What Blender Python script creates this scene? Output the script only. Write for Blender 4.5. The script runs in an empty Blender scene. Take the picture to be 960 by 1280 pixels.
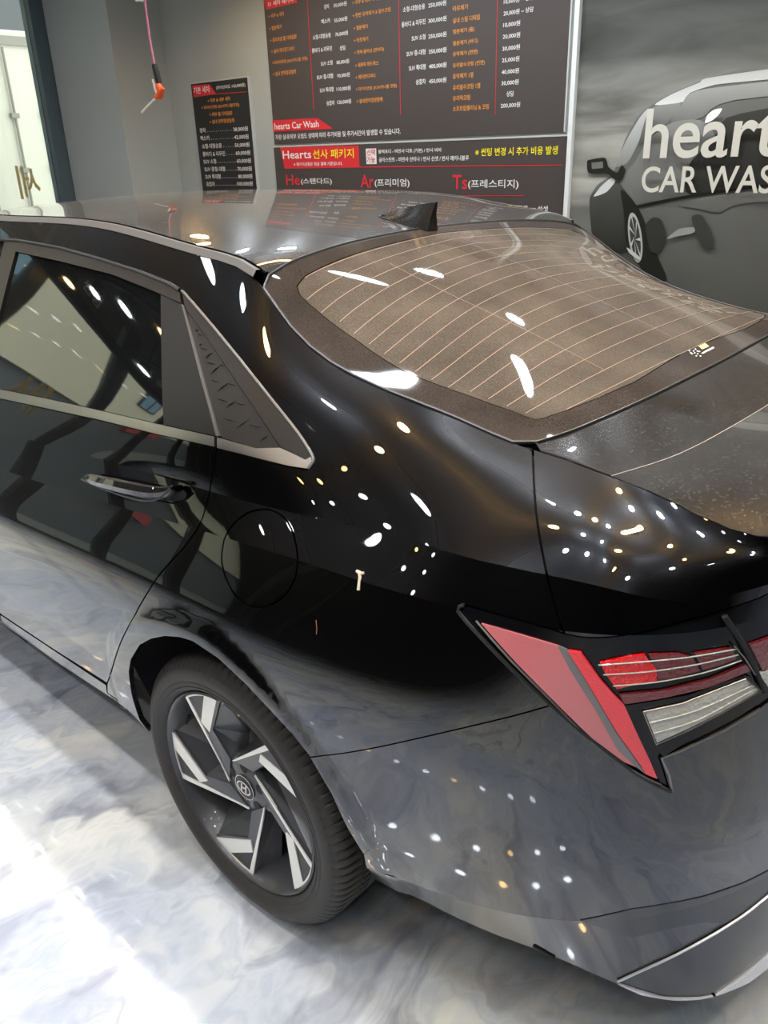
import bpy, bmesh, math, random
import numpy as np
from mathutils import Vector, Matrix
from mathutils.bvhtree import BVHTree
from mathutils.geometry import delaunay_2d_cdt
random.seed(7); np.random.seed(7)
scene = bpy.context.scene
COL = scene.collection
# ------------------------------------------------------------------ camera
# Frame: x runs towards the car's tail, y towards its far side, z up; origin on the
# floor under the near rear wheel.
F_PX = 1008.8
CAM = np.array([1.1232, -0.7180, 1.5409])
YAW, PITCH, ROLL = math.radians(47.86), math.radians(24.133), math.radians(-1.835)
_f = np.array([-math.cos(YAW)*math.cos(PITCH), math.sin(YAW)*math.cos(PITCH), -math.sin(PITCH)])
_r = np.cross(_f, (0, 0, 1.0)); _r /= np.linalg.norm(_r); _u = np.cross(_r, _f)
_r, _u = math.cos(ROLL)*_r + math.sin(ROLL)*_u, -math.sin(ROLL)*_r + math.cos(ROLL)*_u
cd = bpy.data.cameras.new('camera'); cam = bpy.data.objects.new('camera', cd); COL.objects.link(cam)
cd.sensor_fit = 'HORIZONTAL'; cd.sensor_width = 36.0; cd.lens = F_PX/960*36; cd.clip_start = .05
cam.matrix_world = Matrix(((_r[0], _u[0], -_f[0], CAM[0]), (_r[1], _u[1], -_f[1], CAM[1]), (_r[2], _u[2], -_f[2], CAM[2]), (0, 0, 0, 1)))
scene.camera = cam
# ------------------------------------------------------------------ world, exposure
world = bpy.data.worlds.new('world'); scene.world = world; world.use_nodes = True
wb = world.node_tree.nodes['Background']
wb.inputs[0].default_value = (.97, .99, .96, 1); wb.inputs[1].default_value = 3.4
scene.view_settings.view_transform = 'Standard'; scene.view_settings.look = 'None'
scene.view_settings.exposure = 0.0; scene.view_settings.gamma = 1.0
try: scene.view_settings.use_curve_mapping = False
except Exception: pass

# room dimensions
WALL_Y = 3.0; FRONT_X = -4.95; BACK_X = 4.6; NEAR_Y = -5.6; CEIL_Z = 3.15; LAMP_Z = 2.62

def ray(px, py):
    d = (px-480)/F_PX*_r - (py-640)/F_PX*_u + _f
    return d/np.linalg.norm(d)
def at(px, py, **k):
    (a, v), = k.items(); i = 'xyz'.index(a); d = ray(px, py)
    return CAM + d*(v-CAM[i])/d[i]

# ------------------------------------------------------------------ materials
def new_mat(name):
    m = bpy.data.materials.new(name); m.use_nodes = True
    nt = m.node_tree; return m, nt, nt.nodes['Principled BSDF']
def srgb(*c):
    return tuple(((v/255)/12.92 if v/255 <= .04045 else ((v/255+.055)/1.055)**2.4) for v in c) + (1,)
def mat(name, col, rough=.5, metal=0, coat=0, spec=.5, emit=None, estr=0, noise=0, nscale=20, bump=0):
    m, nt, b = new_mat(name)
    b.inputs['Base Color'].default_value = col if len(col) == 4 else (*col, 1)
    b.inputs['Roughness'].default_value = rough; b.inputs['Metallic'].default_value = metal
    b.inputs['Coat Weight'].default_value = coat; b.inputs['Coat Roughness'].default_value = .03
    b.inputs['Specular IOR Level'].default_value = spec
    if emit:
        b.inputs['Emission Color'].default_value = (*emit, 1); b.inputs['Emission Strength'].default_value = estr
    if noise or bump:
        tc = nt.nodes.new('ShaderNodeTexCoord'); n = nt.nodes.new('ShaderNodeTexNoise')
        n.inputs['Scale'].default_value = nscale; n.inputs['Detail'].default_value = 6
        nt.links.new(tc.outputs['Object'], n.inputs['Vector'])
        if noise:
            mx = nt.nodes.new('ShaderNodeMix'); mx.data_type = 'RGBA'; mx.blend_type = 'MULTIPLY'
            mx.inputs[0].default_value = 1; c = b.inputs['Base Color'].default_value
            mx.inputs[6].default_value = c
            rp = nt.nodes.new('ShaderNodeMapRange'); rp.inputs[3].default_value = 1-noise; rp.inputs[4].default_value = 1+noise
            nt.links.new(n.outputs[0], rp.inputs[0]); nt.links.new(rp.outputs[0], mx.inputs[7])
            nt.links.new(mx.outputs[2], b.inputs['Base Color'])
        if bump:
            bp = nt.nodes.new('ShaderNodeBump'); bp.inputs['Strength'].default_value = bump; bp.inputs['Distance'].default_value = .002
            nt.links.new(n.outputs[0], bp.inputs['Height']); nt.links.new(bp.outputs[0], b.inputs['Normal'])
    return m
M = {}
def dusty(name, base, rough, dustcol, dmax, speck=1.0, coat=1.0, metal=0.0, droplets=False, zlo=.35, zhi=.95):
    """Glossy finish that carries road dust on its upward faces."""
    m, nt, b = new_mat(name); N = nt.nodes; L = nt.links
    b.inputs['Base Color'].default_value = (*base, 1); b.inputs['Roughness'].default_value = rough
    b.inputs['Coat Weight'].default_value = coat; b.inputs['Coat Roughness'].default_value = .015; b.inputs['Coat IOR'].default_value = 1.72; b.inputs['Metallic'].default_value = metal
    d = N.new('ShaderNodeBsdfDiffuse'); d.inputs['Color'].default_value = (*dustcol, 1)
    g = N.new('ShaderNodeNewGeometry'); s = N.new('ShaderNodeSeparateXYZ'); L.new(g.outputs['Normal'], s.inputs[0])
    mr = N.new('ShaderNodeMapRange'); mr.interpolation_type = 'SMOOTHSTEP'
    mr.inputs[1].default_value = zlo; mr.inputs[2].default_value = zhi; mr.inputs[3].default_value = .02; mr.inputs[4].default_value = 1
    L.new(s.outputs[2], mr.inputs[0])
    tc = N.new('ShaderNodeTexCoord')
    n1 = N.new('ShaderNodeTexNoise'); n1.inputs['Scale'].default_value = 7; n1.inputs['Detail'].default_value = 5
    n2 = N.new('ShaderNodeTexNoise'); n2.inputs['Scale'].default_value = 420; n2.inputs['Detail'].default_value = 2
    L.new(tc.outputs['Object'], n1.inputs['Vector']); L.new(tc.outputs['Object'], n2.inputs['Vector'])
    r1 = N.new('ShaderNodeMapRange'); r1.inputs[1].default_value = .25; r1.inputs[2].default_value = .75; r1.inputs[3].default_value = .55; r1.inputs[4].default_value = 1.15; L.new(n1.outputs[0], r1.inputs[0])
    r2 = N.new('ShaderNodeMapRange'); r2.inputs[1].default_value = .45; r2.inputs[2].default_value = .72; r2.inputs[3].default_value = .65; r2.inputs[4].default_value = .65+speck; L.new(n2.outputs[0], r2.inputs[0])
    a = N.new('ShaderNodeMath'); a.operation = 'MULTIPLY'; L.new(mr.outputs[0], a.inputs[0]); L.new(r1.outputs[0], a.inputs[1])
    c = N.new('ShaderNodeMath'); c.operation = 'MULTIPLY'; L.new(a.outputs[0], c.inputs[0]); L.new(r2.outputs[0], c.inputs[1])
    e = N.new('ShaderNodeMath'); e.operation = 'MULTIPLY'; e.use_clamp = True; L.new(c.outputs[0], e.inputs[0]); e.inputs[1].default_value = dmax
    last = e.outputs[0]
    if droplets:
        v = N.new('ShaderNodeTexVoronoi'); v.inputs['Scale'].default_value = 130; L.new(tc.outputs['Object'], v.inputs['Vector'])
        r3 = N.new('ShaderNodeMapRange'); r3.inputs[1].default_value = .30; r3.inputs[2].default_value = .18; r3.inputs[3].default_value = 0; r3.inputs[4].default_value = .09; L.new(v.outputs['Distance'], r3.inputs[0])
        f = N.new('ShaderNodeMath'); f.operation = 'MULTIPLY'; m4 = N.new('ShaderNodeMapRange'); m4.inputs[1].default_value = .93; m4.inputs[2].default_value = .97; L.new(s.outputs[2], m4.inputs[0]); L.new(r3.outputs[0], f.inputs[0]); L.new(m4.outputs[0], f.inputs[1])
        h = N.new('ShaderNodeMath'); h.operation = 'ADD'; h.use_clamp = True; L.new(f.outputs[0], h.inputs[0]); L.new(last, h.inputs[1]); last = h.outputs[0]
    mx = N.new('ShaderNodeMixShader'); L.new(last, mx.inputs[0]); L.new(b.outputs[0], mx.inputs[1]); L.new(d.outputs[0], mx.inputs[2])
    L.new(mx.outputs[0], N['Material Output'].inputs[0])
    return m
M['paint'] = dusty('black_car_paint', (.013, .013, .014), .27, (.42, .37, .32), .085, speck=.35, zlo=.84, zhi=1.0, metal=1.0)
M['deck'] = dusty('black_deck_paint', (.013, .013, .014), .27, (.42, .37, .32), .065, speck=.3, droplets=True, zlo=.72, zhi=1.0, metal=1.0)
M['roof'] = dusty('black_roof_paint', (.013, .013, .014), .27, (.42, .37, .32), .085, speck=.4, metal=1.0)
M['rear_glass'] = dusty('dusty_rear_glass', (.010, .0085, .007), .03, (.55, .45, .35), .23, coat=0, speck=.5, zlo=.2, zhi=.9)
M['glass_band'] = dusty('rear_glass_black_band', (.004, .0035, .003), .04, (.50, .40, .33), .12, coat=0, speck=.5, zlo=.2, zhi=.9)
M['side_glass'] = mat('tinted_side_glass', (.006, .007, .007), .02, spec=1.0, coat=1)
M['black'] = mat('matte_black', (.006, .006, .007), .7)
M['seal'] = mat('rubber_seal', (.012, .012, .012), .45)
M['gloss_black'] = mat('gloss_black_trim', (.021, .018, .0155), .30)
M['piano'] = mat('piano_black', (.008, .007, .006), .22)
M['plate'] = mat('satin_black_plate', (.011, .011, .0105), .38)
M['insert'] = mat('patterned_trim', (.018, .0165, .0145), .42)
M['satin'] = mat('satin_chrome', (.62, .60, .56), .28, metal=1, noise=.05)
M['dark_satin'] = mat('dark_satin_trim', (.23, .22, .21), .35, metal=.8)
M['roof_strip'] = mat('roof_strip', (.10, .095, .09), .42)
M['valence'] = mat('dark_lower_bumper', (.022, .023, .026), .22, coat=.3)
M['skid'] = mat('silver_bumper_strip', (.62, .63, .66), .32, metal=.5)
M['tyre'] = mat('tyre_rubber', (.030, .027, .024), .62, noise=.25, nscale=30, bump=.15)
M['rim'] = mat('dark_grey_alloy', (.072, .074, .080), .36, metal=.35, coat=.3)
M['machined'] = mat('machined_alloy', (.82, .81, .76), .32, metal=.35)
M['disc'] = mat('brake_disc', (.34, .33, .32), .42, metal=.9)
M['caliper'] = mat('caliper', (.16, .16, .16), .5, metal=.4)
M['liner'] = mat('arch_liner', (.006, .007, .012), .8)
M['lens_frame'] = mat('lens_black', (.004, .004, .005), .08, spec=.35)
def lens_red(name, col, rough, sc, amp):
    m, nt, b = new_mat(name)
    b.inputs['Base Color'].default_value = (*col, 1); b.inputs['Roughness'].default_value = rough
    b.inputs['Coat Weight'].default_value = 1; b.inputs['Coat Roughness'].default_value = .03
    tc = nt.nodes.new('ShaderNodeTexCoord'); v = nt.nodes.new('ShaderNodeTexVoronoi'); v.inputs['Scale'].default_value = sc
    nt.links.new(tc.outputs['Object'], v.inputs['Vector'])
    bp = nt.nodes.new('ShaderNodeBump'); bp.inputs['Strength'].default_value = amp; bp.inputs['Distance'].default_value = .004
    nt.links.new(v.outputs[0], bp.inputs['Height']); nt.links.new(bp.outputs[0], b.inputs['Normal'])
    return m
M['red_pale'] = lens_red('pale_red_lens', (.56, .15, .16), .35, 260, .1)
M['red'] = lens_red('red_lens', (.85, .035, .05), .3, 300, .25)
M['red_deep'] = lens_red('deep_red_reflector', (.95, .005, .008), .22, 240, .9)
M['red_dark'] = lens_red('dark_red_strip', (.16, .012, .016), .25, 200, .3)
M['lens_grey'] = mat('grey_lens_strip', (.16, .15, .155), .3, coat=1)
M['clear'] = lens_red('clear_reverse_lens', (.50, .50, .45), .25, 180, .5)

# ------------------------------------------------------------------ object helpers
def link(name, me, m=None, parent=None):
    o = bpy.data.objects.new(name, me); COL.objects.link(o)
    if m is not None and me is not None: me.materials.append(M[m] if isinstance(m, str) else m)
    if parent: o.parent = parent
    return o
def empty(name, loc=(0, 0, 0)):
    o = bpy.data.objects.new(name, None); COL.objects.link(o); o.location = loc; o.empty_display_size = .1; return o
def tag(o, label=None, cat=None, group=None, kind=None):
    if label: o['label'] = label
    if cat: o['category'] = cat
    if group: o['group'] = group
    if kind: o['kind'] = kind
    return o
def mesh(name, V, Fs, smooth=False):
    me = bpy.data.meshes.new(name); me.from_pydata([tuple(map(float, v)) for v in V], [], [tuple(map(int, f)) for f in Fs])
    if smooth: me.polygons.foreach_set('use_smooth', [True]*len(me.polygons))
    me.update(); return me
class MB:
    """collects simple shapes into one mesh"""
    def __init__(s): s.v = []; s.f = []
    def add(s, V, Fs):
        o = len(s.v); s.v += [tuple(map(float, v)) for v in V]; s.f += [tuple(i+o for i in f) for f in Fs]; return s
    def box(s, a, b):
        (x0, y0, z0), (x1, y1, z1) = a, b
        return s.add([(x0, y0, z0), (x1, y0, z0), (x1, y1, z0), (x0, y1, z0), (x0, y0, z1), (x1, y0, z1), (x1, y1, z1), (x0, y1, z1)],
                     [(0, 3, 2, 1), (4, 5, 6, 7), (0, 1, 5, 4), (1, 2, 6, 5), (2, 3, 7, 6), (3, 0, 4, 7)])
    def cyl(s, p0, p1, r0, r1=None, n=16, cap=True):
        p0 = Vector(p0); p1 = Vector(p1); r1 = r0 if r1 is None else r1
        z = (p1-p0).normalized(); x = z.orthogonal().normalized(); y = z.cross(x)
        V = [p0+(x*math.cos(2*math.pi*i/n)+y*math.sin(2*math.pi*i/n))*r0 for i in range(n)] + [p1+(x*math.cos(2*math.pi*i/n)+y*math.sin(2*math.pi*i/n))*r1 for i in range(n)]
        Fs = [(i, (i+1) % n, n+(i+1) % n, n+i) for i in range(n)]
        if cap: Fs += [tuple(range(n-1, -1, -1)), tuple(range(n, 2*n))]
        return s.add(V, Fs)
    def tube(s, pts, r, n=10):
        pts = [Vector(p) for p in pts]; rings = []
        rr = r if hasattr(r, '__len__') else [r]*len(pts)
        t0 = (pts[1]-pts[0]).normalized(); x = t0.orthogonal().normalized(); V = []
        for k, p in enumerate(pts):
            t = (pts[min(k+1, len(pts)-1)]-pts[max(k-1, 0)]).normalized()
            x = (x-t*x.dot(t)).normalized(); y = t.cross(x)
            V += [p+(x*math.cos(2*math.pi*i/n)+y*math.sin(2*math.pi*i/n))*rr[k] for i in range(n)]
        Fs = [(k*n+i, k*n+(i+1) % n, (k+1)*n+(i+1) % n, (k+1)*n+i) for k in range(len(pts)-1) for i in range(n)]
        Fs += [tuple(range(n-1, -1, -1)), tuple((len(pts)-1)*n+i for i in range(n))]
        return s.add(V, Fs)
    def prism(s, poly, ex):
        """poly: planar 3D outline, ex: extrusion vector"""
        n = len(poly); ex = np.array(ex)
        V = [np.array(p, float) for p in poly] + [np.array(p, float)+ex for p in poly]
        return s.add(V, [tuple(range(n-1, -1, -1)), tuple(range(n, 2*n))] + [(i, (i+1) % n, n+(i+1) % n, n+i) for i in range(n)])
    def build(s, name, m, parent=None, smooth=False, bevel=0):
        me = mesh(name, s.v, s.f, smooth); o = link(name, me, m, parent)
        bm = bmesh.new(); bm.from_mesh(me); bmesh.ops.recalc_face_normals(bm, faces=bm.faces); bm.to_mesh(me); bm.free()
        if smooth: me.polygons.foreach_set('use_smooth', [True]*len(me.polygons)); me.set_sharp_from_angle(angle=math.radians(40))
        if bevel:
            b = o.modifiers.new('bevel', 'BEVEL'); b.width = bevel; b.segments = 2; b.limit_method = 'ANGLE'
        return o
# ================================================================== THE ROOM
def floor_mat():
    m, nt, b = new_mat('epoxy_floor'); N = nt.nodes; L = nt.links
    tc = N.new('ShaderNodeTexCoord'); mp = N.new('ShaderNodeMapping'); L.new(tc.outputs['Object'], mp.inputs[0]); mp.inputs['Rotation'].default_value = (0, 0, .6)
    mp.inputs['Scale'].default_value = (1, .55, 1)
    n0 = N.new('ShaderNodeTexNoise'); n0.inputs['Scale'].default_value = 1.6; n0.inputs['Detail'].default_value = 5; L.new(mp.outputs[0], n0.inputs['Vector'])
    vm = N.new('ShaderNodeVectorMath'); vm.operation = 'SCALE'; vm.inputs['Scale'].default_value = 1.5; L.new(n0.outputs['Color'], vm.inputs[0])
    va = N.new('ShaderNodeVectorMath'); va.operation = 'ADD'; L.new(mp.outputs[0], va.inputs[0]); L.new(vm.outputs[0], va.inputs[1])
    n1 = N.new('ShaderNodeTexNoise'); n1.inputs['Scale'].default_value = 2.0; n1.inputs['Detail'].default_value = 9; n1.inputs['Distortion'].default_value = 2.2; L.new(va.outputs[0], n1.inputs['Vector'])
    cr = N.new('ShaderNodeValToRGB'); e = cr.color_ramp.elements
    e[0].position = .26; e[0].color = srgb(148, 151, 160); e[1].position = .74; e[1].color = srgb(226, 226, 219)
    for p, c in ((.38, (182, 186, 190)), (.47, (206, 209, 209)), (.52, (193, 198, 202)), (.60, (214, 215, 210))):
        x = e.new(p); x.color = srgb(*c)
    L.new(n1.outputs[0], cr.inputs[0])
    n2 = N.new('ShaderNodeTexNoise'); n2.inputs['Scale'].default_value = .9; n2.inputs['Detail'].default_value = 3; L.new(va.outputs[0], n2.inputs['Vector'])
    mx = N.new('ShaderNodeMix'); mx.data_type = 'RGBA'; mx.blend_type = 'MULTIPLY'; L.new(cr.outputs[0], mx.inputs[6])
    c2 = N.new('ShaderNodeValToRGB'); c2.color_ramp.elements[0].color = srgb(212, 220, 240); c2.color_ramp.elements[1].color = (1, .98, .93, 1); c2.color_ramp.elements[0].position = .38; c2.color_ramp.elements[1].position = .62
    L.new(n2.outputs[0], c2.inputs[0]); L.new(c2.outputs[0], mx.inputs[7]); mx.inputs[0].default_value = 1
    L.new(mx.outputs[2], b.inputs['Base Color'])
    b.inputs['Roughness'].default_value = .22; b.inputs['Coat Weight'].default_value = 1; b.inputs['Coat Roughness'].default_value = .04; b.inputs['Coat IOR'].default_value = 1.55
    bp = N.new('ShaderNodeBump'); bp.inputs['Strength'].default_value = .02; bp.inputs['Distance'].default_value = .01; L.new(n0.outputs[0], bp.inputs['Height']); L.new(bp.outputs[0], b.inputs['Coat Normal'])
    return m
M['floor'] = floor_mat()
M['wall'] = mat('grey_wall', srgb(172, 178, 175), .75, noise=.06, nscale=3, bump=.1)
M['wall_dark'] = mat('charcoal_wall', srgb(48, 48, 48), .8, noise=.08, nscale=3)
M['ceiling'] = mat('black_ceiling', (.006, .006, .006), .85)
M['mullion'] = mat('blue_grey_mullion', srgb(84, 100, 106), .4)
M['frame_black'] = mat('black_frame', (.012, .012, .012), .4)
M['transom'] = mat('brown_sign_panel', srgb(88, 78, 72), .6)
def struct(o): o['kind'] = 'structure'; return o
X0, X1, Y0, Y1 = FRONT_X, BACK_X, NEAR_Y, WALL_Y
f = MB(); f.box((X0-.2, Y0, -.08), (X1, Y1, 0)); struct(f.build('floor', 'floor'))
f = MB(); f.box((X0-.2, Y0, CEIL_Z), (X1, Y1+.2, CEIL_Z+.1)); struct(f.build('ceiling', 'ceiling'))
f = MB(); f.box((X0-.2, WALL_Y, 0), (X1, WALL_Y+.2, CEIL_Z)); struct(f.build('wall_back', 'wall'))
f = MB(); f.box((X1, Y0, 0), (X1+.2, Y1+.2, CEIL_Z)); struct(f.build('wall_right', 'wall_dark'))
f = MB(); f.box((X0-.2, Y0-.2, 0), (X1+.2, Y0, CEIL_Z)); struct(f.build('wall_near', 'wall_dark'))
# pillar in the corner beside the glazing
PX1 = -4.10; PY = 2.60
f = MB(); f.box((X0+.07, PY, 0), (PX1, WALL_Y, CEIL_Z)); struct(f.build('trim_1', 'wall'))['label'] = 'grey painted pillar in the corner beside the shop glazing'
# ---- shop front, plane x = FRONT_X
def glass_mat():
    m, nt, b = new_mat('shop_glass'); N = nt.nodes; L = nt.links
    t = N.new('ShaderNodeBsdfTransparent'); t.inputs[0].default_value = (.93, .96, .94, 1)
    g = N.new('ShaderNodeBsdfGlossy'); g.inputs['Roughness'].default_value = .01
    fr = N.new('ShaderNodeFresnel'); fr.inputs[0].default_value = 1.45
    mx = N.new('ShaderNodeMixShader'); L.new(fr.outputs[0], mx.inputs[0]); L.new(t.outputs[0], mx.inputs[1]); L.new(g.outputs[0], mx.inputs[2])
    L.new(mx.outputs[0], N['Material Output'].inputs[0]); return m
M['shop_glass'] = glass_mat()
HEAD = 2.62
sf = tag(empty('window_1', (FRONT_X, 0, 0)), 'tall shop front glazing with dark posts and a sign band above', None, kind='structure')
def sfb(name, a, b, m):
    mb = MB(); mb.box((a[0]-FRONT_X, a[1], a[2]), (b[0]-FRONT_X, b[1], b[2])); return mb.build(name, m, sf)
posts = [PY-.02, 1.55, .62, -.31, -1.24, -2.17, -3.10, -4.03, -4.96, NEAR_Y+.08]
for i, y in enumerate(posts):
    sfb('post', (FRONT_X-.06, y-(.075 if i == 0 else .06), 0), (FRONT_X+.06, y+(.075 if i == 0 else .06), CEIL_Z), 'mullion' if i == 0 else 'frame_black')
sfb('header', (FRONT_X-.07, NEAR_Y, HEAD), (FRONT_X+.07, posts[1]+.07, HEAD+.13), 'frame_black')
sfb('sill', (FRONT_X-.06, NEAR_Y, 0), (FRONT_X+.06, PY, .12), 'frame_black')
for a, b in zip(posts[1:], posts[:-1]):
    sfb('pane', (FRONT_X-.005, a+.075, .12), (FRONT_X+.005, b-.075, CEIL_Z if b == posts[0] else HEAD), 'shop_glass')
    if b == posts[0]: pass
    else: sfb('sign_panel', (FRONT_X-.01, a+.085, HEAD+.13), (FRONT_X+.01, b-.085, CEIL_Z-.04), 'transom')
# ---- text helper
FONT = None
def text_mesh(txt, res=2):
    cu = bpy.data.curves.new('t', 'FONT'); cu.body = txt; cu.size = 1; cu.resolution_u = res; cu.offset = .012
    o = bpy.data.objects.new('t', cu); COL.objects.link(o)
    dg = bpy.context.evaluated_depsgraph_get(); me = bpy.data.meshes.new_from_object(o.evaluated_get(dg))
    V = np.array([tuple(v.co) for v in me.vertices]) if len(me.vertices) else np.zeros((0, 3)); Fs = [tuple(p.vertices) for p in me.polygons]
    bpy.data.objects.remove(o); bpy.data.curves.remove(cu); bpy.data.meshes.remove(me)
    return V, Fs
class Lettering:
    """flat print on the back wall, laid out in metres from traced corners"""
    def __init__(s, y): s.y = y; s.d = {}
    def put(s, txt, L, R, hpx, m, dy=0):
        V, Fs = text_mesh(txt)
        if not len(V): return
        a = at(*L, y=s.y); b = at(*R, y=s.y); up = at(L[0], L[1]-hpx, y=s.y)
        w = b[0]-a[0]; h = up[2]-a[2]; lo, hi = V.min(0), V.max(0)
        X = a[0]+(V[:, 0]-lo[0])/(hi[0]-lo[0]+1e-9)*w; Z = (a[2]+b[2])/2+(V[:, 1]-lo[1])/(hi[1]-lo[1]+1e-9)*h
        s.d.setdefault(m, []).append((np.stack([X, np.full(len(X), s.y-dy), Z], 1), Fs))
    def shape(s, px, m, dy=.0):
        P = [at(*p, y=s.y) for p in px]; s.d.setdefault(m, []).append(([(p[0], s.y-dy, p[2]) for p in P], [tuple(range(len(P)))]))
    def build(s, parent, names):
        for m, lst in s.d.items():
            for V, Fs in lst: link(names[m], mesh(names[m], V, Fs), m, parent)
M['p_white'] = mat('print_white', srgb(232, 230, 226), .5); M['p_orange'] = mat('print_orange', srgb(226, 150, 70), .5)
M['p_red'] = mat('print_red', srgb(214, 44, 52), .5); M['p_yellow'] = mat('print_yellow', srgb(246, 226, 30), .5)
M['p_dark'] = mat('print_dark', srgb(74, 66, 63), .42); M['p_black'] = mat('print_black', srgb(40, 40, 41), .42)
M['board_edge'] = mat('board_edge', srgb(190, 190, 186), .4); M['trim_white'] = mat('white_trim', srgb(225, 226, 222), .35)
def wall_box(name, px, thick, m, parent=None, y=None, edge=None):
    """board whose front face has the four traced corners, made level and square"""
    y = y or WALL_Y-thick
    P = [at(*p, y=y) for p in px]; x0 = (P[0][0]+P[3][0])/2; x1 = (P[1][0]+P[2][0])/2; z1 = (P[0][2]+P[1][2])/2; z0 = (P[2][2]+P[3][2])/2
    mb = MB(); mb.box((x0, y, z0), (x1, WALL_Y-.002, z1)); return mb.build(name, m, parent), (x0, x1, z0, z1)
Z1 = lambda x, y: (330+x/4.8, y/4.8); Z2 = lambda x, y: (490+x/4.174, y/4.174)
Z3 = lambda x, y: (330+x/4.8, 140+y/4.8); Z4 = lambda x, y: (490+x/4.174, 140+y/4.174); Z5 = lambda x, y: (230+x/8.533, 90+y/8.533)
BT = .009; YB = WALL_Y-BT
NM = dict(p_white='white_lettering', p_orange='orange_lettering', p_red='red_lettering', p_yellow='yellow_lettering', p_dark='dark_panel', p_black='black_panel')
b1, r1 = wall_box('price_board', [(326, -75), (713, -75), (709, 168.5), (341, 178)], BT, 'p_dark')
tag(b1, 'large dark price board with orange and white rows above the package board', 'sign')
T = Lettering(YB-.0015)
for t, x0, y0, x1, y1 in [("+ 외부 & 세차", 28, 108, 122, 98), ("+ 철분제거", 32, 183, 105, 175), ("+ 프리미엄 휠 디테일링", 38, 252, 195, 236), ("+ 실내 레더컨디셔너", 45, 320, 182, 306), ("+ 타이어코팅 (SUV/카니발 코팅)", 50, 388, 262, 370), ("+ 실내 연막향균탈취", 55, 455, 192, 446),
        ("+ 외부 & 내부 디테일", 530, 25, 700, 5), ("+ 전면 유막제거 & 발수코팅", 532, 103, 760, 75), ("+ 철분제거", 538, 182, 622, 172), ("+ 타르제거", 540, 255, 625, 247), ("+ 전체 폴리싱 (면처리)", 542, 328, 720, 312), ("+ 세라믹 하드왁스", 547, 402, 688, 395), ("+ 레더컨디셔너", 550, 476, 668, 468), ("+ 타이어코팅 (SUV/카니발 코팅)", 552, 550, 797, 530), ("+ 실내연막향균탈취", 556, 620, 712, 610)]:
    T.put(t, Z1(x0, y0), Z1(x1, y1), 27/4.8, 'p_orange')
for t, x0, y0, x1, y1 in [("경차", 360, 57, 392, 50), ("50,000원", 418, 45, 497, 38), ("벡스카", 345, 143, 398, 138), ("55,000원", 422, 135, 500, 128), ("소형-대형승용", 293, 238, 402, 226), ("70,000원", 428, 220, 504, 213), ("롱바디 & 리무진", 288, 318, 408, 306), ("상담", 455, 303, 490, 300),
        ("SUV 소형", 342, 396, 412, 390), ("80,000원", 436, 388, 511, 382), ("SUV 중-대형", 318, 478, 415, 470), ("90,000원", 440, 468, 515, 463), ("SUV 특대형", 336, 556, 418, 550), ("110,000원", 436, 548, 520, 544), ("승합차", 376, 635, 424, 630), ("120,000원", 440, 628, 523, 622)]:
    T.put(t, Z1(x0, y0), Z1(x1, y1), 29/4.8, 'p_white')
for t, x0, y0, x1, y1 in [("소형-대형승용", 57, 62, 172, 50), ("250,000원", 190, 42, 283, 30), ("롱바디 & 리무진", 50, 140, 175, 130), ("300,000원", 190, 122, 284, 112), ("SUV 소형", 103, 214, 175, 206), ("250,000원", 190, 203, 284, 194), ("SUV 중-대형", 76, 295, 175, 285), ("350,000원", 192, 283, 284, 275), ("SUV 특대형", 88, 370, 176, 363), ("400,000원", 193, 360, 284, 354), ("승합차", 125, 443, 176, 438), ("450,000원", 193, 438, 283, 432),
        ("10,000원 ~ 상담", 583, 22, 740, 3), ("20,000원 ~ 상담", 582, 82, 738, 66), ("10,000원", 580, 145, 668, 135), ("20,000원", 578, 205, 668, 197), ("30,000원", 576, 268, 667, 260), ("25,000원", 574, 328, 664, 322), ("40,000원", 572, 390, 662, 384), ("30,000원", 571, 448, 660, 443), ("상담", 597, 505, 635, 502), ("200,000원", 567, 567, 668, 560)]:
    T.put(t, Z2(x0, y0), Z2(x1, y1), 29/4.174, 'p_white')
for t, x0, y0, x1, y1 in [("타르제거", 317, 58, 395, 50), ("실내 스팀 디테일", 317, 120, 458, 105), ("철분제거 (휠)", 317, 180, 430, 168), ("철분제거 (바디)", 317, 242, 448, 228), ("유막제거 (전면)", 317, 298, 448, 285), ("유리발수코팅 (전면)", 317, 355, 484, 343), ("유막제거 1열", 317, 412, 424, 405), ("유리발수코팅 1열", 317, 470, 460, 462), ("유리막코팅", 317, 528, 408, 522), ("소프트탑클리닝 & 코팅", 317, 580, 505, 572)]:
    T.put(t, Z2(x0, y0), Z2(x1, y1), 28/4.174, 'p_orange')
for a, b in ((Z1(255, -40), Z1(297, 655)), (Z1(805, -60), Z1(818, 690)), (Z2(550, -60), Z2(537, 600))):
    T.shape([a, (a[0]+.7, a[1]), (b[0]+.7, b[1]), b], 'p_red')
T.shape([(326.5, -10), (366, -10), (372, 3.2), (333, 12)], 'p_red'); T.put("S1 세차 패키지", Z1(25, 40), Z1(175, 12), 6.3, 'p_white', .001)
T.shape([Z3(50, 50), Z3(320, 36), Z3(415, 100), Z3(58, 118)], 'p_red'); T.put("hearts Car Wash", Z3(65, 104), Z3(330, 93), 8.2, 'p_white', .001)
T.put("차량 실내/외부 오염도 상태에 따라 추가비용 및 추가시간이 발생할 수 있습니다.", Z3(70, 163), Z3(820, 137), 6.6, 'p_white')
T.build(b1, NM)
b2, r2 = wall_box('package_board', [(343.5, 182), (708, 173.5), (705, 300), (352, 330)], BT, 'p_dark')
tag(b2, 'dark package board with red heading and yellow line under the price board', 'sign')
T = Lettering(YB-.0015)
T.shape([Z3(95, 212), Z3(568, 200), Z3(573, 333), Z3(125, 340)], 'p_red')
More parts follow.
